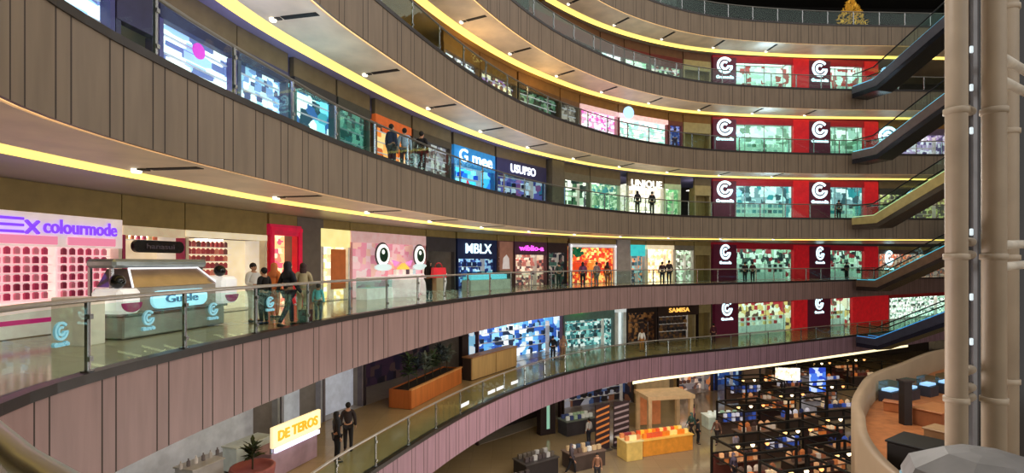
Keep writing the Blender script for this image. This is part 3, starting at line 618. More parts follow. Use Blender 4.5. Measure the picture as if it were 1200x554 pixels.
# ------------------------------------------------------------------ red book store on every level
def bookstore(l):
    w_ = LV[l]; short = 'red book store on the ' + w_
    pal = {6: [(235, 240, 235), (205, 215, 205), (180, 60, 60), (245, 245, 240)], 5: [(215, 230, 215), (240, 245, 235), (120, 140, 120), (170, 190, 180)], 4: [(205, 225, 225), (120, 140, 150), (240, 245, 245), (60, 80, 90), (150, 170, 180), (60, 140, 150)],
           3: [(60, 75, 70), (230, 235, 225), (160, 190, 160), (150, 40, 50), (35, 40, 45), (200, 220, 200)], 2: [(240, 225, 200), (225, 190, 120), (180, 50, 60), (245, 245, 235), (90, 60, 50)]}[l]
    xs = [835, 862, 929, 947, 972, 1012, 1028]
    if l == 2: xs = [837, 864, 929, 945, 972, 998, 1040]
    a, b, w, rz = shop_frame(l, xs[0], xs[-1]); c = (a + b) / 2
    r = thing('book_store', 'red book store with round white logos on the ' + w_, 'shop', (c.x, c.y, FLOOR[l]), rz)
    def f(px):
        k = (px - 600) / F; d = b - a; t = (a.x - k * a.y) / (k * d.y - d.x); return (t - .5) * w
    X = [f(x) for x in xs]; top = 3.4; red = mat((200, 28, 38), .4, emit=.32); mar = mat((92, 28, 52), .4, emit=.12)
    MB().box(X[0], X[-1], -.05, .2, top - .55, top).build('header', mat((150, 26, 40), .4, emit=.22), r)
    lg = glow((205, 245, 255), 2.0)
    for i, (p, q) in enumerate(((0, 1), (3, 4))):
        sp = MB().box(X[p], X[q], -.12, .2, 0, top - .2).build('sign_panel', mar, r)
        logo_swirl(sp, (X[p] + X[q]) / 2, -.13, 2.55, .68, lg)
    MB().box(X[2], X[3], -.12, .2, 0, top - .1).build('red_pier', red, r)
    MB().box(X[5], X[6], -.12, .2, 0, top - .1).build('red_pier', red, r)
    for p, q in ((1, 2), (4, 5)):
        MB().box(X[p], X[q], 1.3, 1.4, 0, top - .3).build('back_wall', merch(pal, (2.2, 2.2, 2.4), 1.0), r)
        MB().box(X[p], X[q], -.0, 1.3, top - .32, top - .25).build('shop_ceiling', mat((200, 200, 200), .6), r)
        MB().box(X[p] + .3, X[q] - .3, .5, .9, top - .36, top - .32).build('ceiling_light', glow((245, 255, 250), 5), r)
        for s_ in (p, q): MB().box(X[s_] - .03, X[s_] + .03, .2, 1.3, 0, top - .3).build('side_wall', merch(pal, (2.2, 2.2, 2.4), .8), r)
        MB().box(X[p], X[q], .05, .062, .05, top - .55).build('glass_pane', glassmat((220, 240, 235), .1), r)
        MB().box(X[p], X[q], 0.07, 1.3, .003, .02).build('shop_floor', tilemat((215, 215, 205), .85, .6, .2), r)
        for x in lin_xs(X[p], X[q], 3): MB().box(x - .02, x + .02, .04, .08, .05, top - .55).build('mullion', steel, r)
        side = 'left' if p == 1 else 'right'
        u = shelves(r, X[p] + .3, X[q] - .3, .75, [.7, 1.15], c=(225, 235, 225), emit=.35, label='low book shelf, %s window, %s' % (side, short), back=True)
        goods(r, lin_xs(X[p] + .4, X[q] - .4, 9 if p == 1 else 6), .72, [.7, 1.15], 'box', pal, 'book in the %s window, %s' % (side, short), 'books in the %s window of the %s' % (side, short), .5, 1.2, gname=('book', 'book'))
    return r
for l in (2, 3, 4, 5, 6): bookstore(l)
# second book-store unit past the red pier
for l in (2, 3, 4, 5):
    r, w = std(l, 1030 if l != 2 else 1042, 1112, 'bright shop front behind the escalator at the ' + LV[l], 'shop behind the escalator, ' + LV[l],
               {2: [(225, 245, 230), (245, 255, 250), (150, 190, 170), (70, 90, 80)], 3: [(150, 110, 90), (210, 190, 170), (225, 120, 80), (100, 90, 95)], 4: [(120, 110, 80), (90, 85, 80), (190, 200, 130)], 5: [(190, 170, 210), (90, 80, 120), (230, 230, 240)]}[l],
               emit=.75 if l == 2 else .4, header={2: (190, 40, 50), 3: (110, 90, 85), 4: (60, 60, 60), 5: (90, 75, 110)}[l], pier=(190, 190, 185), hh=.5, light=4)
    if l in (3, 5): logo_swirl(r, -w * .38, -.1, 2.1, .85, glow((200, 245, 255), 2.2))
# ------------------------------------------------------------------ fourth balcony level
WB = [(220, 235, 255), (150, 180, 235), (250, 252, 255), (90, 100, 150)]
std(4, 40, 135, 'shop with white and violet lit shelves at the upper left corner', 'upper left corner shop', WB, emit=1.1, header=(70, 60, 110), pier=(80, 70, 120), hh=.5, wsc=(1.2, 4, 5), light=6, top=3.3, steep=True)
shop(4, 136, 186, 'dark purple shop front at upper left between two white lit shops', mat((58, 46, 78), .5, emit=.25), header=(62, 50, 82), pier=(60, 48, 80), hh=.9, light=1)
r, w = std(4, 187, 278, 'white lit shop with a magenta mark at upper left', 'white lit shop with magenta mark', WB + [(255, 255, 255)], emit=1.05, header=(52, 50, 92), pier=(90, 80, 140), hh=.35, wsc=(1.2, 4, 5), light=6, steep=True)
MB().prismy([(w * -.05 + .2 * math.cos(a * PI / 8), 2.1 + .2 * math.sin(a * PI / 8)) for a in range(16)], -.04, .0).build('magenta_disc', glow((220, 60, 200), .8), r)
std(4, 279, 338, 'pale blue lit shop window third from the left on the fourth balcony', 'pale blue lit shop', [(190, 220, 250), (120, 150, 200), (240, 248, 255), (70, 80, 120), (150, 190, 220)], 'garment', emit=.7, header=(60, 62, 100), pier=(90, 100, 130), hh=.35, steep=True)
std(4, 345, 394, 'cyan lit shop left of the green glass shop on the fourth balcony', 'cyan lit shop', [(120, 210, 235), (40, 90, 150), (230, 252, 250), (60, 150, 170), (20, 60, 80)], emit=.8, header=(50, 50, 60), pier=(60, 90, 100), hh=.35, wsc=(2, 2, 2.4), steep=True)
std(4, 396, 434, 'green glass shop front left of the orange shop', 'green glass shop', [(90, 150, 145), (150, 200, 190), (40, 90, 95), (60, 120, 130)], 'garment', emit=.5, header=(60, 62, 62), pier=(70, 95, 95), hh=.35, glass=True, steep=True)
std(4, 440, 482, 'orange lit snack shop on the fourth balcony', 'orange lit snack shop', [(240, 130, 50), (200, 80, 30), (255, 205, 140), (70, 35, 30), (250, 170, 90)], emit=.6, header=(190, 90, 40), pier=(80, 50, 40), hh=.35, header_glow=.4, wsc=(2.4, 2, 2.6), steep=True)
std(4, 484, 529, 'grey and white dim shop front between the orange and the bright blue shop', 'grey and white shop', [(110, 105, 100), (190, 195, 190), (70, 65, 62), (150, 150, 160)], emit=.35, header=(70, 60, 50), pier=(80, 72, 66), hh=.35, light=2, steep=True)
r, w = std(4, 532, 580, 'bright blue shop with glowing white lettering', 'bright blue shop', [(40, 130, 230), (70, 200, 240), (20, 70, 190), (150, 230, 250), (200, 60, 70)], emit=.85, header=(40, 130, 200), pier=(30, 120, 190), hh=1.0, sign='G mee', sign_c=(225, 245, 255), sign_h=.95, sign_w=.8, header_glow=.4, wsc=(2, 2, 2))
r, w = std(4, 582, 640, 'dark blue shop with white lettering right of the bright blue shop', 'dark blue lettered shop', [(50, 60, 140), (90, 90, 170), (40, 120, 160), (25, 25, 50), (190, 210, 230), (130, 80, 140)], emit=.45, header=(52, 50, 90), pier=(60, 70, 110), hh=1.0, sign='USUPSO', sign_c=(230, 240, 255), sign_h=.7, sign_w=.5, wsc=(2, 2, 2.2))
struct(MB().box(-.6, .6, -.3, 2.2, 0, 3.42), 'column_3', mat((100, 92, 80), .6)); p, rz = put(4, 640, 660, .5, 0); bpy.data.objects['column_3'].location = p; bpy.data.objects['column_3'].rotation_euler = (0, 0, rz)
std(4, 661, 691, 'white shop with dark leafy patterns left of the pale green shop', 'white shop with leafy pattern', [(235, 245, 230), (60, 100, 70), (255, 255, 250), (190, 215, 190), (30, 45, 40)], emit=.8, header=(110, 105, 92), pier=(90, 100, 85), hh=.5, wsc=(2.2, 2, 2.2))
std(4, 692, 727, 'pale green shop right of the white leafy shop', 'pale green shop', [(150, 190, 150), (215, 235, 210), (100, 150, 120), (60, 130, 130)], 'garment', emit=.6, header=(110, 105, 92), pier=(190, 215, 190), hh=.45)
r, w = std(4, 736, 778, 'cream shop with wide white glowing sign', 'cream shop with wide white sign', [(245, 240, 220), (255, 250, 240), (210, 205, 180), (235, 235, 225)], emit=.8, header=(130, 120, 105), pier=(235, 235, 225), hh=.355, sign='UNIQUE', sign_c=(255, 255, 245), sign_h=.75, sign_w=.85)
std(4, 779, 798, 'narrow green shop front right of the cream shop', 'narrow green shop', [(90, 160, 110), (150, 200, 150), (200, 225, 190)], emit=.5, header=(190, 215, 180), pier=(200, 220, 190), hh=.4)
# ------------------------------------------------------------------ third balcony level
std(5, 520, 562, 'white and grey lit shop, first from the left at the third balcony from the top', 'white and grey lit shop', [(220, 228, 245), (140, 140, 160), (250, 250, 255), (70, 60, 60)], emit=.7, header=(120, 85, 45), pier=(110, 80, 50), hh=.35, steep=True)
std(5, 563, 606, 'shop with mixed orange and violet goods at the third balcony from the top', 'orange and violet shop', [(200, 170, 110), (120, 80, 60), (150, 110, 180), (240, 230, 200), (60, 50, 45)], emit=.5, header=(120, 85, 45), pier=(90, 70, 50), hh=.35, steep=True)
std(5, 608, 656, 'dark green shop front at the third balcony from the top', 'dark green shop', [(40, 50, 42), (70, 110, 90), (25, 25, 25), (120, 150, 130)], 'garment', emit=.3, header=(90, 62, 40), pier=(60, 50, 42), hh=.35, light=2, steep=True)
std(5, 657, 679, 'grey shop front left of the pink shop', 'grey shop', [(120, 110, 105), (170, 160, 155), (80, 72, 68)], emit=.35, header=(110, 80, 60), pier=(110, 100, 95), hh=.35, light=2, steep=True)
std(5, 680, 724, 'pink and magenta lit shop at the third balcony from the top', 'pink and magenta shop', [(250, 190, 220), (225, 90, 180), (255, 235, 245), (240, 150, 190), (250, 240, 255)], emit=.9, header=(225, 190, 195), pier=(200, 150, 160), hh=.35, header_glow=.5, steep=True)
r, w = std(5, 725, 783, 'pale teal shop with round pale blue sign, third balcony from the top', 'white and pale teal shop', [(250, 225, 225), (190, 230, 220), (255, 245, 240), (150, 200, 190)], emit=.8, header=(250, 200, 200), pier=(130, 50, 60), hh=.35, header_glow=.6, steep=True)
sg = MB(); sg.prismy([(-w * .38 + .45 * math.cos(a * PI / 10), 2.75 + .45 * math.sin(a * PI / 10)) for a in range(20)], -.5, -.36); sg.build('round_sign', glow((160, 205, 250), 1.2), r)
std(5, 784, 800, 'narrow blue shop front at the third balcony from the top', 'narrow blue shop', [(60, 80, 160), (120, 140, 200), (60, 50, 90)], emit=.5, header=(110, 60, 50), pier=(120, 60, 60), hh=.35, steep=True)
# second balcony from the top
std(6, 620, 703, 'dark red shop front at the far left of the second balcony from the top', 'dark red shop front', [(50, 30, 28), (90, 40, 36), (35, 28, 26)], emit=.2, header=(110, 32, 30), pier=(60, 40, 36), hh=.8, light=1, steep=True)
std(6, 704, 731, 'white and pale cyan lit shop on the second balcony from the top', 'white and pale cyan shop', [(240, 250, 252), (190, 225, 225), (255, 255, 255)], emit=1.0, header=(105, 30, 32), pier=(90, 60, 55), hh=.8, light=6, steep=True)
std(6, 732, 761, 'white and pale green lit shop on the second balcony from the top', 'white and pale green shop', [(190, 225, 195), (235, 245, 230), (130, 180, 150)], emit=.9, header=(105, 30, 32), pier=(90, 70, 60), hh=.8, light=6, steep=True)
std(6, 762, 800, 'shop with mixed green and red goods on the second balcony from the top', 'mixed green and red shop', [(190, 190, 170), (110, 60, 55), (60, 70, 60), (150, 190, 160), (235, 225, 215)], emit=.5, header=(100, 32, 34), pier=(90, 70, 60), hh=.8, steep=True)
# ------------------------------------------------------------------ lowest balcony level: behind the kiosks
shop(2, 330, 378, 'white shop wall behind the lit kiosk sign at lower left', mat((200, 205, 212), .5, emit=.25), header=(190, 195, 205), pier=(150, 150, 160), hh=.5, light=3, depth=1.2)
shop(2, 130, 328, 'white shop wall with dark panels at lower left', mat((205, 205, 208), .5, emit=.2), header=(120, 110, 110), pier=(150, 150, 150), hh=.5, light=3, depth=1.2)
shop(2, 379, 426, 'plain white wall bay left of the dark planter cafe', mat((190, 195, 210), .6, emit=.25), header=(185, 185, 200), pier=(110, 100, 105), hh=.9, light=3, depth=.6, cat='wall bay', name='wall_bay')
shop(2, 427, 543, 'dark purple cafe front behind the orange planter counter', merch([(40, 32, 52), (60, 40, 60), (28, 24, 34), (80, 60, 60)], (2, 2, 2), .2), header=(70, 50, 72), pier=(50, 38, 44), hh=.8, light=.8)
std(2, 560, 660, 'blue and white electronics shop on the lowest balcony', 'blue and white electronics shop', [(140, 200, 235), (230, 245, 255), (50, 90, 170), (30, 40, 60), (90, 160, 210)], emit=.7, header=(150, 140, 160), pier=(120, 90, 110), hh=.35, wsc=(1.6, 2, 2), rows=3)
r, w = std(2, 661, 720, 'teal shop with a glowing green leafy sign on the lowest balcony', 'teal shop with green sign', [(120, 190, 185), (60, 120, 125), (210, 235, 230), (40, 60, 65)], emit=.5, header=(110, 145, 145), pier=(110, 130, 130), hh=.8)
m = MB()
for k in range(14): m.lathe([(.01, 0), (.22, .02), (.26, .12), (.01, .2)], 8, (-w * .2 + (R.random() - .5) * 1.9, -.12, 2.75 + R.random() * .45))
m.build('leafy_sign', glow((70, 220, 60), 1.2), r)
shop(2, 721, 734, 'tall white lit pillar front between the teal shop and the dark boutique', mat((230, 240, 240), .4, emit=.6), header=(225, 235, 235), pier=(225, 235, 238), hh=.4, light=3, depth=.6, header_glow=.5, cat='wall bay', name='wall_bay', pw=.3)
r, w = std(2, 735, 770, 'dark boutique with a golden standing figure in the window', 'dark boutique', [(36, 26, 24), (80, 50, 30), (24, 20, 22), (130, 90, 50)], 'garment', emit=.25, header=(44, 32, 32), pier=(50, 36, 36), hh=.5, light=1.2)
r, w = std(2, 771, 819, 'dark shop with a golden glowing sign on the lowest balcony', 'dark shop with golden sign', [(44, 32, 24), (90, 62, 30), (26, 22, 22), (60, 44, 40)], emit=.25, header=(56, 38, 34), pier=(40, 28, 30), hh=.9, sign='SAMISA', sign_c=(250, 190, 90), sign_h=.5, sign_w=.5, sign_g=1.2, light=1.2)
# ------------------------------------------------------------------ metal kiosk on the third floor
K0 = Vector((-7.95, 12.6, 10.0)); krz = math.atan2(2.8, .5)
t = thing('kiosk_counter', 'metal and white skincare kiosk with glossy sloped hood behind the railing', 'kiosk', K0, krz)
MB().box(-1.5, 1.5, -.05, 1.0, .02, .5, bev=.03).build('base', mat((175, 178, 172), .35, .3), t)
MB().box(-1.55, 1.55, -.1, 1.05, .5, .56, bev=.01).build('ledge', steel, t)
for s in (-1, 1):
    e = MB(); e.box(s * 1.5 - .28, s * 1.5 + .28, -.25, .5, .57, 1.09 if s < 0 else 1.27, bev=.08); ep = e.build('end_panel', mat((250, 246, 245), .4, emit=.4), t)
    MB().prismy([(s * 1.5 + .24 * math.cos(PI + a * PI / 12), .8 + .2 * math.sin(PI + a * PI / 12)) for a in range(13)], -.28, -.25).build('half_disc', mat((150, 35, 95), .4, emit=.25), ep)
    MB().sphere((s * 1.5, .1, 1.24 if s < 0 else 1.42), .15, 14, 10).build('black_ball', mat((22, 24, 24), .15), t, True)
MB().box(-1.2, 1.2, -.02, .5, .57, 1.09).build('counter_body', mat((160, 150, 140), .4), t)
o = MB().prismy([(.62 + .2 * math.cos(-PI / 2 + a * PI / 8), .8 + .2 * math.sin(-PI / 2 + a * PI / 8)) for a in range(9)] + [(-.62 + .2 * math.cos(PI / 2 + a * PI / 8), .8 + .2 * math.sin(PI / 2 + a * PI / 8)) for a in range(9)], -.1, -.03).build('oval_sign', glow((165, 225, 245), .95), t)
lettering('Guele', .26, mat((70, 130, 170), .4, emit=.3), o, 0, -.12, .8, 'sign_lettering', .95)
h = MB(); h.add([(-1.25, -.02, 1.1), (1.25, -.02, 1.1), (1.0, .35, 1.5), (-1.0, .35, 1.5)], [(0, 1, 2, 3)], 0)
h.add([(-1.25, -.02, 1.1), (-1.0, .35, 1.5), (-1.0, .9, 1.5), (-1.25, .9, 1.1)], [(0, 1, 2, 3)]); h.add([(1.25, -.02, 1.1), (1.25, .9, 1.1), (1.0, .9, 1.5), (1.0, .35, 1.5)], [(0, 1, 2, 3)])
h.build('hood', mat((150, 132, 128), .15, .5), t)
for a, b in (((-1.25, -.03, 1.11), (-1.0, .34, 1.51)), ((-1.0, .34, 1.51), (1.0, .34, 1.51)), ((1.0, .34, 1.51), (1.25, -.03, 1.11))): MB().bar(a, b, .035).build('lit_edge', glow((235, 238, 245), .9), t)
MB().box(-1.35, 1.35, .34, 1.1, 1.52, 1.72, bev=.06).build('canopy', mat((168, 178, 180), .25, .5), t)
MB().box(-2.3, -1.85, .0, .8, .0, .95, bev=.02).build('side_cabinet', mat((235, 222, 205), .5, emit=.2), t)
for s in (-1, 1):
    for yy in (.45, 1.0): MB().box(s * 1.28 - .03, s * 1.28 + .03, yy, yy + .06, .56, 1.53).build('hood_post', steel, t)
# round logos laid against the third-floor railing glass, white patches on the lowest one
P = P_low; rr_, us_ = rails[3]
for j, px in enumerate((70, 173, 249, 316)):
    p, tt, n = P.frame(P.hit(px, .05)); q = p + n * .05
    e = bpy.data.objects.new('round_logo', None); C.objects.link(e); e.parent = rr_; e.location = (q.x, q.y, FLOOR[3] + .74); e.rotation_euler = (0, 0, math.atan2(tt.y, tt.x))
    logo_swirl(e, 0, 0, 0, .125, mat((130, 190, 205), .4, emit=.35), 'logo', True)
rr_, us_ = rails[2]
for px in (545, 576, 586, 603):
    p, tt, n = P.frame(P.hit(px, .05)); q = p + n * .05
    o = MB().box(-.35, .35, -.004, 0, -.08, .08, bev=.0).build('white_sticker', mat((225, 232, 235), .4, emit=.3), rr_); o.location = (q.x, q.y, FLOOR[2] + .45); o.rotation_euler = (0, 0, math.atan2(tt.y, tt.x))
# ------------------------------------------------------------------ lowest balcony: kiosks
def between(l, p1, p2):
    a = floor_pt(l, *p1); b = floor_pt(l, *p2); d = b - a; return (a + b) / 2, d.length, math.atan2(d.y, d.x)
c, L, rz = between(2, (482, 480), (541, 449)); h = L / 2
t = thing('planter_counter', 'long orange wooden planter counter on the lowest balcony', 'planter', c, rz)
MB().box(-h, h, 0, .06, 0.02, .86).build('front_board', wood((205, 115, 55), .8, 3), t); MB().box(-h, h, 1.1, 1.16, 0.02, .86).build('rear_board', wood((190, 105, 50), .8, 3), t)
for s in (-1, 1): MB().box(s * h - .03, s * h + .03, .06, 1.1, 0.02, .86).build('end_board', wood((190, 105, 50), .8, 3), t)
MB().box(-h + .03, h - .03, .06, 1.1, .0, .8).build('soil', mat((40, 30, 24), .9), t); MB().box(-h - .03, h + .03, -.04, .1, .86, .92).build('rim', wood((225, 160, 100), .8, 3), t)
def plant(loc, label, hgt, n, col, spread=.45, group=None):
    r = thing('potted_plant', label, 'plant', loc, R.random() * 6, group); lm = MB(); st = MB(); st.tube([(0, 0, 0), (.03, 0, hgt * .5), (0, .02, hgt * .8)], .025, 6); st.build('stem', mat((70, 60, 40), .8), r)
    for k in range(n):
        a = R.random() * 2 * PI; el = R.random() * 1.2 - .1; L = spread * (.6 + .6 * R.random()); z = hgt * (.35 + .5 * R.random())
        d = Vector((math.cos(a) * math.cos(el), math.sin(a) * math.cos(el), math.sin(el))); s = d.cross(Vector((0, 0, 1))).normalized() * L * .16
        b = Vector((0, 0, z)); m1 = b + d * L * .55; e = b + d * L + Vector((0, 0, -.12 * L))
        lm.add([b, m1 + s, e, m1 - s], [(0, 1, 2, 3)])
    lm.build('leaves', mat(col, .5, noise=.4), r); return r
M = Matrix.Translation(c) @ Matrix.Rotation(rz, 4, 'Z')
for k, x in enumerate(lin_xs(-h + .3, h - .3, 6)):
    plant(M @ Vector((x, .55, .78)), 'dark leafy plant growing in the orange planter counter, %s from the left' % ORD[k], 1.2 + .5 * R.random(), 80, ((66, 84, 58), (60, 70, 78), (120, 130, 122))[k % 3], .5, 'plants in the orange planter')
c, L, rz = between(2, (553, 446.5), (606, 429)); h = L / 2
t = thing('reception_counter', 'two panel tan wooden counter in front of the blue electronics shop', 'counter', c, rz)
for s in (-1, 1): MB().box(s * h / 2 - h / 2 + .04, s * h / 2 + h / 2 - .04, 0, .08, .05, 1.25).build('front_panel', wood((205, 165, 110), .85, 3), t)
MB().box(-h, h, -.05, .7, 1.25, 1.31).build('counter_top', wood((170, 120, 80), .85, 3), t); MB().box(-h, h, .08, .65, 0, 1.24).build('counter_body', mat((60, 44, 38), .6), t)
p = floor_pt(2, 545.5, 440); struct(MB().box(-.18, .18, -.18, .18, 0, 3.4), 'column_4', mat((52, 36, 36), .5)); bpy.data.objects['column_4'].location = p
# kiosk with lit lettering at lower left
A = ray_pt(318, 16.1, 5.0); B = ray_pt(372, 18.1, 5.0); d = B - A; L = d.length; c = (A + B) / 2; rz = math.atan2(d.y, d.x); h = L / 2
t = thing('snack_kiosk', 'snack kiosk with tilted glowing yellow lettering sign at lower left', 'kiosk', c, rz)
MB().box(-h, h, 0, .9, 0, .78, bev=.02).build('counter', mat((175, 140, 150), .5), t)
sb = MB().box(-h - .05, h + .05, -.1, .02, .98, 1.62, bev=.02).build('sign_board', glow((255, 232, 180), .9), t)
lettering('DE TEROS', .42, glow((225, 165, 40), .9), sb, 0, -.12, 1.3, 'sign_lettering', L * .86, .012)
MB().box(-h + .1, h + .02, -.08, .0, .80, .93).build('light_strip', glow((225, 225, 255), 1.3), t)
for s in (-1, 1): MB().box(s * (h - .06) - .03, s * (h - .06) + .03, .03, .09, .78, 1.0).build('sign_post', steel, t)
p = floor_pt(2, 296, 578); t = thing('plant_tub', 'dusty red tub of plants beside the snack kiosk', 'planter', p, .9)
MB().lathe([(.01, 0), (.5, 0), (.62, .75), (.6, .8), (.54, .8), (.5, .7), (.01, .7)], 18).build('tub', mat((160, 85, 80), .6), t, True)
plant((p.x, p.y, 5.7), 'green plant in the dusty red tub', .8, 50, (60, 70, 40), .4)
for k, (px, py, w, dd, hh, col, lab) in enumerate([(190, 612, 1.1, .9, .8, (195, 222, 232), 'pale blue low counter at the lower left edge of the railing band'), (234, 580, 1.0, .7, .95, (190, 184, 180), 'light grey display counter with small goods at lower left'),
                                          (290, 546, 1.4, .6, .85, (205, 215, 210), 'white long counter behind the dusty red tub'), (262, 520, .4, .4, 1.5, (215, 170, 110), 'tan upright display stand at lower left'), (306, 507, 2.0, .2, 1.75, (208, 216, 224), 'white tall partition panel behind the long counter')]):
    p = floor_pt(2, px, py); t = thing('display_counter' if k < 3 else ('display_stand' if k == 3 else 'partition_panel'), lab, 'counter' if k < 3 else ('stand' if k == 3 else 'panel'), p, 1.22)
    MB().box(-w / 2, w / 2, -dd / 2, dd / 2, .06, hh - .05, bev=.02).build('cabinet_body', mat(col, .5, emit=.1), t); MB().box(-w / 2 - .03, w / 2 + .03, -dd / 2 - .03, dd / 2 + .03, hh - .05, hh, bev=.01).build('counter_top', mat(tuple(min(255, v + 20) for v in col), .3), t)
    MB().box(-w / 2 + .05, w / 2 - .05, -dd / 2 + .05, dd / 2 - .05, 0, .06).build('plinth', mat((60, 56, 54), .6), t)
    if k == 1: goods(t, lin_xs(-.7, .7, 6), 0, [.95], 'bottle', [(200, 190, 185), (120, 110, 110), (230, 220, 215)], 'small bottle on the light grey counter at lower left', 'bottles on the grey counter', .1, .9)
# ------------------------------------------------------------------ escalators
def escalator(l, S, side, under, glowc, label):
    dv = Vector((.275, -.963)); L = 10.9; t = thing('escalator', label, 'escalator', (S[0], S[1], FLOOR[l]), math.atan2(dv.y, dv.x)); w = .75
    top = [(-1.0, 0), (.7, 0), (L - .2, 4.95), (L + 1.6, 4.95)]; bot = [(L + 1.6, 4.1), (L + .3, 4.1), (1.0, -.85), (-1.0, -.85)]
    MB().prismy(top + bot, -w, w).build('truss', mat(under, .25, .3), t)
    for s in (-1, 1):
        y = s * w
        MB().prismy([(x, z + .02) for x, z in top] + [(x, z + .35 + (.0)) for x, z in bot], y - .03, y + .03).build('side_cladding', mat(side, .4, .2), t)
        MB().prismy([(x, z + .04) for x, z in top] + [(x, z + .92) for x, z in reversed(top)], y * .93 - .008, y * .93 + .008).build('glass_balustrade', rail_glass, t)
        MB().tube([(x, y * .93, z + .95) for x, z in top], .05, 8).build('handrail', mat((26, 26, 28), .4), t, True)
        MB().tube([(x, y * .86, z + .1) for x, z in top], .03, 6).build('skirt_light', glow(glowc, 1.0), t, True)
    sm = MB(); n = 22
    for i in range(n):
        x = .7 + (L - .9) * i / n; z = 4.95 * (i + 1) / n; sm.box(x, x + (L - .9) / n, -.5, .5, z - .25, z)
    sm.build('stair_treads', mat((80, 82, 86), .4, .6), t)
    return t
HI = (27.0, 39.7); LO = (31.6, 46.3)
escalator(6, HI, (74, 72, 78), (26, 26, 32), (120, 190, 235), 'topmost escalator, dark, rising to the upper right corner')
escalator(5, HI, (96, 82, 78), (36, 34, 40), (120, 200, 240), 'escalator second from the top beside the beige lift pipes')
escalator(4, HI, (168, 150, 95), (70, 60, 52), (200, 215, 160), 'escalator third from the top with yellowish lit side')  # the yellow light is put into the side colour
escalator(3, LO, (128, 100, 84), (60, 48, 46), (90, 190, 220), 'escalator fourth from the top, brown side, with a dark figure on it')
escalator(2, LO, (62, 62, 82), (34, 34, 52), (70, 150, 230), 'lowest escalator with dark blue side')
for l in range(3, 8):
    S = LO if l <= 4 else HI; e = Vector(S) + Vector((.275, -.963)) * 12.5
    struct(MB().prism([(e.x - 2.2, e.y - .55), (e.x - .2, e.y - 9), (e.x + 12, e.y - 9), (e.x + 12, e.y + 2.6)], FLOOR[l] - .9, FLOOR[l] - .06), 'floor_landing_%d' % l, mat((110, 98, 88), .5))
struct(MB().box(64, 64.2, -5, 85, 0, 42), 'wall_right', mat((48, 42, 40), .8)); struct(MB().box(20, 64, 80, 80.2, 0, 42), 'wall_far', mat((48, 42, 40), .8))
# golden tree on the top level
p = Vector((27.9, 43.6, 30)); t = thing('golden_tree', 'golden glittering decoration tree behind the topmost railing at upper right', 'decoration', p)
MB().lathe([(.01, 0), (.35, 0), (.3, .5), (.07, .55), (.05, 3.0), (.01, 3.1)], 12).build('trunk', mat((120, 90, 40), .4, .5), t)
m = MB()
for k in range(420):
    a = R.random() * 6.28; z = .7 + R.random() * 2.5; rr = (3.4 - z) * .55 * math.sqrt(R.random()) + .1; b = Vector((rr * math.cos(a), rr * math.sin(a), z)); q = Vector((R.gauss(0, 1), R.gauss(0, 1), R.gauss(0, 1))).normalized() * .18; s = q.cross(Vector((.3, .5, .8))).normalized() * .05
    m.add([b - q, b + s, b + q, b - s], [(0, 1, 2, 3)])
m.build('foliage', mat((215, 165, 60), .3, .6, emit=.25), t)
# ------------------------------------------------------------------ lift shaft with beige pipes
t = thing('lift_shaft', 'lift shaft of tall beige round pipes and dark glass on the right', 'lift shaft', (9.1, 10, 0))
pipe = mat((172, 157, 138), .45, noise=.1, nscale=1.2); dk = mat((30, 27, 27), .25)
for x, y, r_ in ((-.70, 0, .175), (0.01, 0, .185), (1.75, 1.6, .2)):
    o = MB().lathe([(r_, 0), (r_, 42)], 24, (x, y, 0)).build('pipe', pipe, t, True)
    for z in (9.05, 11.75, 14.5, 17.2): MB().lathe([(r_ + .001, -.06), (r_ + .03, -.05), (r_ + .03, .05), (r_ + .001, .06)], 24, (x, y, z)).build('collar', pipe, o, True)
MB().box(1.0, 4.2, 2.2, 2.3, 0, 42).build('dark_glass_wall', mat((28, 24, 24), .12), t)
MB().box(.10, .18, .55, .65, 0, 42).build('guide_rail', mat((120, 118, 120), .35, .5), t); MB().box(.02, .07, .62, .68, 0, 42).build('guide_rail', mat((90, 88, 92), .3, .6), t); MB().box(.22, .27, .62, .7, 0, 42).build('guide_rail', mat((66, 60, 60), .4, .4), t)
MB().box(.5, .58, 1.5, 1.6, 0, 42).build('guide_rail', mat((80, 70, 66), .4, .4), t); MB().box(.85, .9, 1.6, 1.7, 0, 42).build('guide_rail', mat((70, 62, 60), .4, .4), t)
for y in (65, 92, 287, 313): MB().tube([(.1, 0, CZ + (HY - y) / 62), (1.6, 1.0, CZ + (HY - y) / 62 + .05)], .085, 12).build('cross_pipe', mat((205, 196, 182), .4), t, True)
for y in (120, 282, 298, 440, 462, 474): MB().tube([(-.7, .05, CZ + (HY - y) / 62), (.1, .6, CZ + (HY - y) / 62)], .09, 12).build('cross_pipe', pipe, t, True)
for y in (45, 92, 145, 270, 350, 405): MB().box(.0, .07, .5, .54, CZ + (HY - y) / 62 - .07, CZ + (HY - y) / 62 + .07, bev=.015).build('indicator_lamp', glow((205, 222, 230), .8), t)
t = thing('lift_cabin', 'glass lift cabin with faceted pale roof at the lower right corner', 'lift', (6.95, 7.75, 5.4), .25)
def octo(r_, z, sx=1.): return [(r_ * sx * math.cos(PI / 8 + i * PI / 4), r_ * math.sin(PI / 8 + i * PI / 4), z) for i in range(8)]
MB().rings([octo(1.0, 0), octo(1.0, .15)]).build('floor_pan', mat((120, 112, 104), .4), t); MB().rings([octo(.96, .15), octo(.96, 2.6)], 0, False).build('glass_wall', glassmat((190, 215, 225), .2), t)
MB().rings([octo(1.03, 2.6), octo(1.06, 2.95), octo(.95, 3.18), octo(.5, 3.42), octo(.2, 3.46)]).build('roof', mat((110, 108, 108), .55), t)
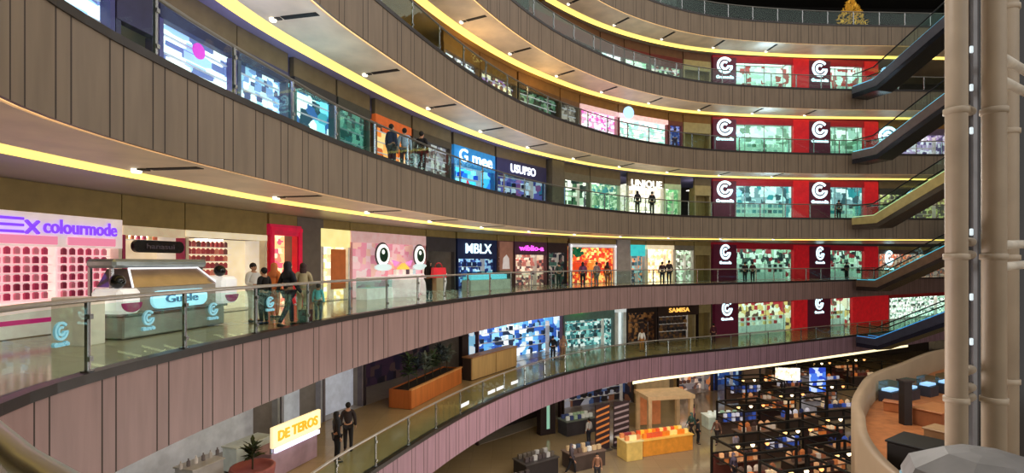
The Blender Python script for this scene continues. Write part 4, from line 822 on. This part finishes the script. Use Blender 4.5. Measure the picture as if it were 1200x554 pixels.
MB().rings([octo(1.065, 2.68), octo(1.075, 2.7), octo(1.075, 2.86), octo(1.065, 2.88)]).build('roof_band', mat((120, 165, 185), .3, .3, emit=.15), t)
for k in range(8):
    a = PI / 8 + k * PI / 4; MB().box(-.03, .03, -.03, .03, .15, 2.6).build('corner_post', steel, t).location = (.98 * math.cos(a), .98 * math.sin(a), 0)
# ------------------------------------------------------------------ curved deck beside the lift
DK = spline([(29, 34.5), (25.5, 32.4), (21.2, 28.9), (17.6, 26), (15.0, 23), (13.2, 20.6), (12.3, 19.0), (11.3, 17.4), (10.6, 16), (10.1, 14.7), (9.8, 13.4), (9.8, 12)])
DK = [Vector(p) for p in DK[::4]] + [Vector(DK[-1])]
mb = MB(); vs = []; N = len(DK)
for i, p in enumerate(DK):
    tt = (DK[min(N - 1, i + 1)] - DK[max(0, i - 1)]).normalized(); n = Vector((-tt.y, tt.x))    # points to the deck
    if n.dot(Vector((20, 22)) - p) < 0: n = -n
    q = p + n * .32; vs += [(p.x, p.y, 3.35), (p.x, p.y, 6.15), (q.x, q.y, 6.15), (q.x, q.y, 3.35)]
mb.add(vs, [(i * 4 + k, (i + 1) * 4 + k, (i + 1) * 4 + (k + 1) % 4, i * 4 + (k + 1) % 4) for i in range(N - 1) for k in range(4)])
struct(mb, 'wall_deck', mat((150, 127, 102), .5, noise=.08, nscale=.8), True)
struct(MB().prism([tuple(p + (Vector((20, 22)) - p).normalized() * .2) for p in DK] + [(24, 12), (36, 30)], 4.7, 5.0), 'floor_deck', wood((170, 105, 60), .7, 2))
def dbox(name, label, cat, px, py, w, d, h, col, rz=.6, top=None, parts=('counter_body', 'counter_top')):
    p = floor_pt(2, px, py); t = thing(name, label, cat, p, rz)
    MB().box(-w / 2, w / 2, -d / 2, d / 2, 0.004, h - .06, bev=.02).build(parts[0], mat(col, .5), t); MB().box(-w / 2 - .04, w / 2 + .04, -d / 2 - .04, d / 2 + .04, h - .06, h, bev=.015).build(parts[1], mat(top or col, .4), t); return t
dbox('bar_counter', 'tall black bar counter on the curved deck at lower right', 'counter', 1078, 575, 1.3, 1.2, 1.45, (20, 17, 17))
dbox('bench_table', 'brown wooden table block on the curved deck', 'table', 1098, 497, 1.7, 1.0, .7, (140, 84, 50), .5, (170, 110, 66))
dbox('low_cabinet', 'low beige cabinet beside the black bar counter', 'cabinet', 1106, 545, .8, .8, 1.2, (150, 118, 84), .5)
dbox('deck_bench', 'orange brown long bench along the deck parapet', 'bench', 1062, 484, 1.6, .45, .45, (165, 98, 56), -.75)
p = floor_pt(2, 1061, 497); t = thing('sign_post', 'dark square post standing on the curved deck', 'post', p); MB().box(-.16, .16, -.16, .16, 0.004, 1.75).build('post_shaft', mat((32, 24, 22), .5), t); MB().box(-.22, .22, -.22, .22, 1.75, 1.82).build('post_cap', mat((40, 30, 28), .5), t)
for k, (px, py) in enumerate(((1043, 470), (1065, 467), (1087, 463), (1109, 460))):
    p = floor_pt(2, px, py); t = thing('glass_showcase', 'small bluish lit glass showcase on the deck, %s from the left' % ORD[k], 'display case', p, .5, 'lit showcases on the deck')
    MB().box(-.42, .42, -.3, .3, 0.004, .5).build('case_base', mat((50, 50, 58), .5), t); MB().box(-.42, .42, -.3, .3, .5, .95).build('case_glass', glassmat((205, 230, 240)), t); MB().box(-.36, .36, -.2, .2, .52, .62).build('case_glow', glow((190, 215, 245), 1.0), t)
# ------------------------------------------------------------------ ground floor
def place_shop1(xa, xb, *a, **k): return std(1, xa, xb, *a, d=6.0, top=3.3, **k)
place_shop1(795, 836, 'ground floor shop with orange and grey goods below the lowest balcony', 'orange and grey ground floor shop', [(200, 120, 70), (120, 110, 110), (60, 60, 70), (220, 190, 170), (90, 60, 50)], emit=.5, wsc=(2, 2, 2), header=(120, 90, 80), gname=('stock_box', 'stock box'))
r, w = place_shop1(840, 869, 'deep blue shop front on the ground floor', 'deep blue ground floor shop', [(40, 70, 130), (30, 50, 100), (60, 100, 160), (170, 200, 220)], emit=.45, wsc=(1.2, 1.2, 1.2), header=(36, 62, 120), pier=(34, 56, 110), gname=('stock_box', 'stock box'), header_glow=.25)
shop(1, 871, 905, 'beige plain wall bay on the ground floor right of the deep blue shop', mat((160, 130, 110), .6, emit=.1), header=(165, 135, 115), pier=(160, 132, 112), hh=.8, d=6.0, depth=.8, light=2, cat='wall bay', name='wall_bay')
shop(1, 745, 793, 'beige lit wall bay on the ground floor behind the yellow stall', mat((205, 175, 130), .6, emit=.2), header=(215, 200, 165), pier=(190, 165, 120), hh=.9, d=6.0, depth=.9, light=3, cat='wall bay', name='wall_bay', header_glow=.2)
std(1, 660, 743, 'dark shop front with blue light on the ground floor', 'dark blue lit ground floor shop', [(40, 34, 44), (60, 80, 120), (30, 26, 26), (110, 70, 50), (150, 150, 160)], emit=.3, wsc=(1.5, 1.5, 1.5), header=(60, 70, 95), d=6.0, top=3.3, gname=('stock_box', 'stock box'))
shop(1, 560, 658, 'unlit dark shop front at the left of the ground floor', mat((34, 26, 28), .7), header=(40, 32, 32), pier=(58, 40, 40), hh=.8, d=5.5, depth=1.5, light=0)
p = ray_pt(923, 43.5, 0); t = thing('hanging_light_panel', 'bright white patterned hanging light panel under the lowest balcony', 'light', (p.x, p.y, 1.95), -.1)
MB().box(-.95, .95, -.04, .04, 0, 1.0).build('panel', merch([(255, 255, 240), (235, 225, 190), (255, 255, 255), (200, 185, 150)], (5, 5, 5), 1.3), t)
for s in (-1, 1): MB().tube([(s * .7, 0, 1.0), (s * .7, 0, 1.55)], .015, 6).build('hanging_rod', steel, t)
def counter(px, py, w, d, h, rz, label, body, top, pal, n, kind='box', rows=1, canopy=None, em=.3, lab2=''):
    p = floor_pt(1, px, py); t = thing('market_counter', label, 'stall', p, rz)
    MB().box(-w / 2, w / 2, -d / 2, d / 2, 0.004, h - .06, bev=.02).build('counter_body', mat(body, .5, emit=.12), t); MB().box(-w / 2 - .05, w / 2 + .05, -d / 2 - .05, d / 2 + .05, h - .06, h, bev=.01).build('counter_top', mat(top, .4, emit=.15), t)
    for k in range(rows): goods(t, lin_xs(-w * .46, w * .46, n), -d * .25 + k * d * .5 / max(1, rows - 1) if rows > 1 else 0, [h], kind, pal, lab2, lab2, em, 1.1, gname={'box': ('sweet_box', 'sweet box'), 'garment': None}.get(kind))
    return t
counter(776, 527, 3.6, 1.3, 1.0, .35, 'yellow and orange sweets stall counter on the ground floor', (225, 145, 50), (240, 190, 90), [(250, 190, 60), (235, 130, 40), (250, 220, 130), (220, 90, 50)], 12, rows=2, lab2='sweet box on the yellow stall counter')
counter(738, 536, 1.1, 1.1, 1.15, .35, 'pale yellow square counter at the left end of the sweets stall', (215, 180, 100), (235, 215, 150), [(235, 220, 160), (210, 130, 80), (150, 60, 60)], 4, rows=2, lab2='sweet box on the pale yellow square counter')
counter(850, 500, 3.0, 1.1, .9, .1, 'white and green long counter in front of the deep blue shop', (205, 215, 195), (235, 240, 225), [(230, 235, 225), (150, 180, 150)], 6, lab2='sweet box on the white and green counter')
counter(684, 545, 2.2, 1.2, .9, .5, 'cluttered table with pale parcels at the left of the bazaar', (70, 56, 50), (110, 90, 80), [(210, 205, 195), (90, 70, 60), (190, 160, 120), (60, 70, 90)], 6, rows=2, lab2='parcel on the cluttered bazaar table')
for k, (px, py, rz, lab) in enumerate(((706, 528, .5, 'dark banner stand with slanted orange stripes, left of two'), (728, 524, .3, 'dark banner stand with slanted orange stripes, right of two'))):
    p = floor_pt(1, px, py); t = thing('banner_stand', lab, 'banner', p, rz); MB().box(-.55, .55, -.03, .03, .1, 2.9).build('banner_panel', mat((52, 38, 40), .6, emit=.05), t)
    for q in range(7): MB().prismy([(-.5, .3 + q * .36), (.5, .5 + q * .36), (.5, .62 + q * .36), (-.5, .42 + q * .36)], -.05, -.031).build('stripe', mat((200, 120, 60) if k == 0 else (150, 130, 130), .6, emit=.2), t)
    MB().box(-.6, .6, -.25, .25, 0.004, .1).build('foot_plate', dsteel, t)
# open booth behind the sweets stall, dark tables at the left
p = floor_pt(1, 778, 506); t = thing('booth_frame', 'open beige booth frame behind the yellow sweets stall', 'booth', p, .2); m_ = mat((205, 170, 125), .6, emit=.1)
for sx in (-1, 1):
    for sy in (-1, 1): MB().box(sx * 1.5 - .12, sx * 1.5 + .12, sy * .9 - .12, sy * .9 + .12, .004, 2.5).build('booth_post', m_, t)
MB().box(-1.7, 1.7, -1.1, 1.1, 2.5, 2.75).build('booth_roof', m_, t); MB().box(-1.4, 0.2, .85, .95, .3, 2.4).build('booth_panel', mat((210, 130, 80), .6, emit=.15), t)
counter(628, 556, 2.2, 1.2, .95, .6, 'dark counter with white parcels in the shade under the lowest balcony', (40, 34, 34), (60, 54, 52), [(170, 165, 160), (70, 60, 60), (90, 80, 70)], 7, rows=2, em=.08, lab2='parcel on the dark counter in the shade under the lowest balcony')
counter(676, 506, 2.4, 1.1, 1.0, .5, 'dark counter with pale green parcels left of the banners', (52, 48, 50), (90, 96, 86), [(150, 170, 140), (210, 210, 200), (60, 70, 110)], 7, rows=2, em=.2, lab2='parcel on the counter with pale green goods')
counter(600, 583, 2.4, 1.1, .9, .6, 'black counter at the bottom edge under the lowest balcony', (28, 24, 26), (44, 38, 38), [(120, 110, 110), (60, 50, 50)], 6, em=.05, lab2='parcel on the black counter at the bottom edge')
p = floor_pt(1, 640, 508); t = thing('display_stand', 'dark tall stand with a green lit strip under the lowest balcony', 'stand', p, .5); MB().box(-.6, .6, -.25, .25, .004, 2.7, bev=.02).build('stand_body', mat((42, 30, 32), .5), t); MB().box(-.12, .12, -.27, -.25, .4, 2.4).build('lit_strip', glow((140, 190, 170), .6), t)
# black framed bazaar stalls
blk = mat((20, 17, 16), .5)
ST = [(884, 478, 3.4), (922, 462, 3.4), (963, 454, 3.2), (1003, 449, 3.2), (880, 516, 3.2), (928, 500, 3.3), (975, 488, 3.3), (882, 572, 3.0), (935, 552, 3.0), (985, 535, 3.0), (945, 610, 2.8), (995, 585, 2.6)]
SP = [[(150, 90, 60), (90, 70, 60), (200, 180, 160)], [(190, 110, 60), (230, 170, 120), (60, 40, 36)], [(60, 90, 180), (220, 220, 235), (40, 50, 90)], [(230, 130, 60), (90, 44, 36), (240, 210, 170)]]
SN = ['tan', 'orange', 'blue', 'red']
for k, (px, py, w) in enumerate(ST):
    p = floor_pt(1, px, py); row = 'back' if k < 4 else ('second' if k < 7 else ('third' if k < 10 else 'front')); idx = [0, 1, 2, 3, 0, 1, 2, 0, 1, 2, 0, 1][k]
    t = thing('market_stall', 'black framed bazaar stall with %s goods, %s row, %s from the left' % (SN[k % 4], row, ORD[idx]), 'stall', p, .22 + .05 * (k % 3), 'black framed bazaar stalls'); h = w / 2; H = 2.35; d = 1.3
    for sx in (-1, 1):
        for sy in (-1, 1): MB().box(sx * h - .05, sx * h + .05, sy * d - .05, sy * d + .05, 0.004, H).build('frame_post', blk, t)
        MB().bar((sx * h, -d, H), (sx * h, d, H), .1).build('frame_beam', blk, t)
        MB().bar((sx * h, -d, 1.4), (sx * h, d, 1.4), .06).build('frame_beam', blk, t)
    for sy in (-1, 0, 1): MB().bar((-h, sy * d, H), (h, sy * d, H), .1).build('frame_beam', blk, t)
    MB().bar((-h, d, 1.5), (h, d, 1.5), .08).build('frame_beam', blk, t)
    MB().box(-h + .2, h - .2, -.9, -.1, 0.02, .85).build('counter', mat((64, 48, 40), .6), t); MB().box(-h + .1, h - .1, -1.0, 0, .85, .9).build('counter_top', mat((130, 104, 84), .5), t)
    MB().box(-h + .06, h - .06, d - .06, d, .1, 1.45).build('rear_panel', mat(SP[k % 4][2 if k % 4 == 1 else 1], .6, emit=.04), t)
    for q in range(3): MB().lathe([(.01, 0), (.11, -.02), (.08, -.12), (.03, -.16), (.01, -.16)], 8, ((q - 1) * h * .6, (0, -d, 0)[q] if q != 1 else 0, H - .06)).build('lamp', glow(((255, 205, 130), (255, 225, 180), (255, 170, 100))[q], 4.0 if q == 1 else 2.0), t)
    goods(t, lin_xs(-h + .3, h - .3, 7), -.7, [.9], 'box', SP[k % 4], '%s goods on the counter, bazaar stall, %s row, %s from the left' % (SN[k % 4], row, ORD[idx]), 'goods on the %s row bazaar stall %s' % (row, ORD[idx]), .3, 1.1, gname=('market_goods', 'goods'))
    goods(t, lin_xs(-h + .3, h - .3, 5), -.3, [.9], 'pack', SP[(k + 1) % 4], '%s pack on the rear of the counter, bazaar stall, %s row, %s from the left' % ('small', row, ORD[idx]), 'packs on the %s row bazaar stall %s' % (row, ORD[idx]), .3, 1.6, gname=('small_pack', 'pack'))
    for zz in (1.0, 1.3): MB().box(-h + .2, h - .2, d - .36, d - .07, zz - .03, zz).build('rear_shelf', mat((90, 70, 58), .6), t)
    goods(t, lin_xs(-h + .3, h - .3, 8), d - .22, [1.0, 1.3], 'box', SP[(k + 2) % 4], 'goods on the rear shelves, bazaar stall, %s row, %s from the left' % (row, ORD[idx]), 'goods on the rear shelves, %s row stall %s' % (row, ORD[idx]), .35, .95, gname=('shelf_goods', 'goods'))
p = floor_pt(1, 958, 470); t = thing('blue_banner', 'bright blue lit upright banner among the bazaar stalls', 'banner', p, .1)
MB().box(-.7, .7, -.05, .05, .3, 2.8).build('banner_panel', merch([(70, 120, 230), (200, 220, 255), (40, 70, 190)], (2, 2, 2.5), .8), t); MB().box(-.8, .8, -.25, .25, .004, .3).build('foot_plate', blk, t)
# ------------------------------------------------------------------ people
def at_floor(l, px, D): return Vector(((px - 600) / F * D, D, FLOOR[l]))
BL = (24, 24, 30)
person(at_floor(3, 338, 13.6), 2.6, 'person in loose dark clothes and dark headscarf walking behind the railing', top=(28, 28, 38), low=(32, 34, 52), pose='walk', hair=(26, 24, 32), head='veil', h=1.66)
person(at_floor(3, 297, 14.6), 1.2, 'person in white top with dark hair left of the shopper in dark headscarf', top=(225, 222, 218), low=(235, 230, 222), head='hair', hair=(30, 20, 18), h=1.62, pose='hold')
person(at_floor(3, 309, 14.0), 4.4, 'person in black jacket facing the white dressed shopper', top=(32, 28, 30), low=(50, 46, 50), hair=(24, 20, 18), head='hair', h=1.5)
person(at_floor(3, 322, 15.6), 2.8, 'person in orange top and headscarf behind the shopper in dark headscarf', top=(225, 130, 70), low=(200, 110, 60), head='veil', hair=(210, 120, 70), h=1.62)
person(at_floor(3, 355, 14.3), 3.6, 'person in khaki clothes with dark long hair beside the shopper in dark headscarf', top=(170, 155, 120), low=(190, 175, 140), head='long', hair=(60, 36, 34), h=1.62, pose='hold')
person(at_floor(3, 373, 14.6), 3.2, 'child in bright cyan shirt and dark trousers by the railing', top=(110, 210, 225), low=(60, 70, 90), h=1.05, hair=(34, 30, 28))
t = thing('shopping_bag', 'dark shopping bag on the floor beside the child', 'bag', at_floor(3, 358, 13.9), .5); MB().rings([[(-.16, -.1, 0.004), (.16, -.1, .004), (.16, .1, .004), (-.16, .1, .004)], [(-.17, -.09, .4), (.17, -.09, .4), (.17, .09, .4), (-.17, .09, .4)]]).build('bag_body', mat((40, 36, 40), .6), t); MB().tube([(.09 * math.cos(k * PI / 6), 0, .4 + .12 * math.sin(k * PI / 6)) for k in range(7)], .012, 6).build('bag_handle', BLm if 0 else blk, t)
person(at_floor(3, 503, 22.3), 2.5, 'tall person in black by the grey shop front holding a red bag', top=BL, low=BL, hair=(20, 18, 18), head='long', h=1.72, pose='hold')
p = at_floor(3, 514, 22.1); t = thing('red_bag_stand', 'bright red bag on a tan pedestal beside the person in black', 'bag', p, .6)
MB().box(-.2, .2, -.2, .2, .004, 1.0, bev=.02).build('pedestal', mat((200, 165, 140), .5), t); MB().rings([[(-.3, -.15, 1.0), (.3, -.15, 1.0), (.3, .15, 1.0), (-.3, .15, 1.0)], [(-.28, -.1, 1.42), (.28, -.1, 1.42), (.28, .1, 1.42), (-.28, .1, 1.42)]]).build('bag_body', mat((215, 25, 40), .4, emit=.2), t); MB().tube([(.16 * math.cos(k * PI / 8), 0, 1.42 + .2 * math.sin(k * PI / 8)) for k in range(9)], .02, 6).build('bag_handle', mat((190, 20, 36), .4), t)
person(at_floor(3, 655, 33.5), 3.4, 'person in dark green clothes left of the white framed shop', top=(50, 70, 66), low=(40, 60, 56), hair=(30, 24, 22))
person(at_floor(3, 683, 34.6), 3.0, 'person in purple top at the left of the white framed shop', top=(110, 60, 100), low=(36, 36, 44), hair=(28, 20, 20), head='long')
person(at_floor(3, 699, 35.4), 3.6, 'person in grey clothes at the middle of the white framed shop', top=(130, 110, 110), low=(120, 110, 105), hair=(70, 50, 40))
person(at_floor(3, 712, 35.6), 2.6, 'person in rust coloured clothes at the right of the white framed shop', top=(170, 80, 45), low=(150, 80, 45), hair=(40, 24, 20), head='veil')
person(at_floor(3, 776, 38.6), 3.1, 'person in dark maroon top, left of the pair at the cream shop door', top=(50, 28, 34), low=(34, 30, 36), hair=(24, 18, 18), h=1.68)
person(at_floor(3, 784, 38.9), 3.2, 'person in black top, right of the pair at the cream shop door', top=(36, 24, 26), low=(30, 28, 34), hair=(24, 18, 18), h=1.78)
person(at_floor(3, 873, 42.6), 3.2, 'person in dark clothes, left of two before the book store, second lowest balcony', top=BL, low=(30, 34, 36))
person(at_floor(3, 882, 43.0), 3.0, 'person in dark red top, right of two before the book store, second lowest balcony', top=(60, 26, 32), low=BL)
person(at_floor(3, 992, 47.8), 3.3, 'person in navy clothes before the second book store window', top=(30, 34, 50), low=BL)
person(at_floor(4, 747, 37.2), 3.2, 'person in black, left of two at the cream shop on the fourth balcony', top=BL, low=BL, head='veil', hair=(26, 26, 30))
person(at_floor(4, 764, 37.6), 3.2, 'person in black, right of two at the cream shop on the fourth balcony', top=BL, low=BL, hair=(18, 16, 16))
person(at_floor(4, 459, 19.6), 2.6, 'person in dark blue clothes behind glass by the orange snack shop', top=(36, 44, 80), low=(40, 44, 60), hair=(20, 18, 18), h=1.75)
person(at_floor(4, 474, 20.0), 3.4, 'person in pale blue shirt behind glass by the orange snack shop', top=(170, 185, 215), low=(60, 60, 70), h=1.7)
person(at_floor(4, 494, 20.8), 2.9, 'person with black hair in black shirt left of the bright blue shop', top=(22, 18, 24), low=(60, 40, 44), h=1.78)
person(at_floor(4, 983, 42.6), 3.0, 'person in black before the second book store window, fourth balcony', top=BL, low=BL)
person(at_floor(5, 791, 39.6), 3.0, 'person in blue shirt on the third balcony from the top', top=(60, 84, 170), low=(60, 50, 80))
dv = Vector((.275, -.963)); q = Vector(LO) + dv * 6.5
person((q.x, q.y, 10 + 4.95 * 13 / 22 + .01), 1.0, 'person in black riding the brown sided escalator', top=BL, low=BL)
person(at_floor(2, 395, 17.6), 2.2, 'person in black clothes right of the snack kiosk sign', top=BL, low=BL, head='veil', hair=(22, 20, 24), h=1.68)
person(at_floor(2, 408, 18.6), 3.4, 'person in dark brown clothes behind the one in black at the snack kiosk', top=(46, 34, 34), low=(30, 26, 28), h=1.72)
person(at_floor(2, 648, 36.0), 2.9, 'person in black before the blue electronics shop', top=BL, low=BL)
person(at_floor(2, 660, 36.0), 3.1, 'person in tan clothes before the blue electronics shop', top=(170, 130, 110), low=(150, 115, 90), head='veil', hair=(160, 120, 100))
person(at_floor(2, 752, 39.4), 3.1, 'person in white top and gold skirt by the dark boutique', top=(235, 230, 225), low=(170, 110, 50), head='long', hair=(120, 70, 30))
person(at_floor(2, 836, 43.2), 3.0, 'person in dark red at the left of the lowest book store', top=(70, 24, 40), low=(50, 24, 34))
for k, (px, py, top, low, hd, lab) in enumerate([(818, 520, (40, 40, 44), (26, 26, 30), 'hair', 'person in charcoal clothes right of the yellow sweets stall'), (810, 512, (60, 90, 80), (60, 50, 50), 'veil', 'person in green top behind the yellow sweets stall'), (690, 520, (215, 210, 205), (50, 50, 60), 'hair', 'person in white shirt left of the striped banners'),
    (670, 556, (70, 60, 66), (30, 30, 36), 'veil', 'person in grey top at the cluttered bazaar table'), (700, 566, (130, 90, 70), (40, 36, 40), 'hair', 'person in brown top at the lower edge of the bazaar'), (812, 500, (190, 110, 110), (60, 50, 60), 'long', 'person in pink top behind the yellow sweets stall'), (748, 498, (235, 170, 170), (70, 50, 60), 'veil', 'person in pale pink headscarf behind the yellow sweets stall'),
    (862, 540, (150, 140, 150), (60, 60, 70), 'hair', 'person in pale grey shirt left of the black stalls'), (860, 566, (80, 70, 90), (40, 36, 44), 'veil', 'person in violet grey clothes at the near left of the black stalls'), (840, 520, (120, 84, 70), (50, 40, 40), 'long', 'person in brown clothes near the white and green counter')]):
    person(floor_pt(1, px, py), R.random() * 6.2, lab, top=top, low=low, head=hd, hair=(24, 20, 20) if hd != 'veil' else tuple(min(255, v + 20) for v in top), pose='walk' if k % 2 else 'stand', h=1.6 + .03 * (k % 4))

# ------------------------------------------------------------------ light, camera
wd = bpy.data.worlds.new('World'); bpy.context.scene.world = wd; wd.use_nodes = True
bg = wd.node_tree.nodes['Background']; bg.inputs[0].default_value = (1.0, .97, .92, 1); bg.inputs[1].default_value = 1.25
def lamp(name, loc, e, r, col=(1, .93, .84)):
    L = bpy.data.lights.new(name, 'POINT'); L.energy = e; L.shadow_soft_size = r; L.color = col; o = bpy.data.objects.new(name, L); C.objects.link(o); o.location = loc
for zz, xx in ((4, 5), (13, 12), (22, 12), (30, 12)):
    lamp('atrium_fill', (xx, 21, zz), 1400, 2.0)  # added fill lights in the open void, no fixture there
for l_ in (4, 5, 6):
    q = P_high.off(P_high.hit(905), .4); lamp('blue_fill', (q.x, q.y, FLOOR[l_] + 2.6)  , 80, .3, (.4, .68, 1))  # added blue point lights that tint the soffits, no fixture there
for px_, col_ in ((215, (.5, .5, 1)), (300, (.45, .6, 1)), (372, (.35, .8, 1)), (556, (.35, .7, 1)), (610, (.5, .6, 1))):
    q = P_high.off(P_high.hit(px_, 1.5), 1.5); lamp('blue_fill', (q.x, q.y, FLOOR[4] + 2.0), 32, .35, col_)  # added tint lights, for a bluish ceiling near the shops
for px_ in (560, 640):
    q = P_high.off(P_high.hit(px_, 1.6), 1.6); lamp('amber_lamp', (q.x, q.y, FLOOR[5] + 2.2), 60, .3, (1, .62, .25))
lamp('atrium_fill', (4, 12, 8), 700, 1.5, (1, .85, .8)); lamp('atrium_fill', (3, 10, 17), 700, 1.5)  # more added fill lights on the near side, without fixtures
cam = bpy.data.cameras.new('camera'); co = bpy.data.objects.new('camera', cam); C.objects.link(co)
cam.sensor_width = 36; cam.lens = F / 1200 * 36; cam.shift_y = (HY - 277) / 1200; cam.clip_start = .05; cam.clip_end = 300
co.location = (0, 0, CZ); co.rotation_euler = (PI / 2, 0, 0)
bpy.context.scene.camera = co
vs = bpy.context.scene.view_settings; vs.view_transform = 'Standard'; vs.look = 'None'; vs.exposure = 0; vs.gamma = 1
bpy.context.scene.cycles.use_denoising = True
bpy.context.scene.cycles.max_bounces = 6; bpy.context.scene.cycles.transparent_max_bounces = 24
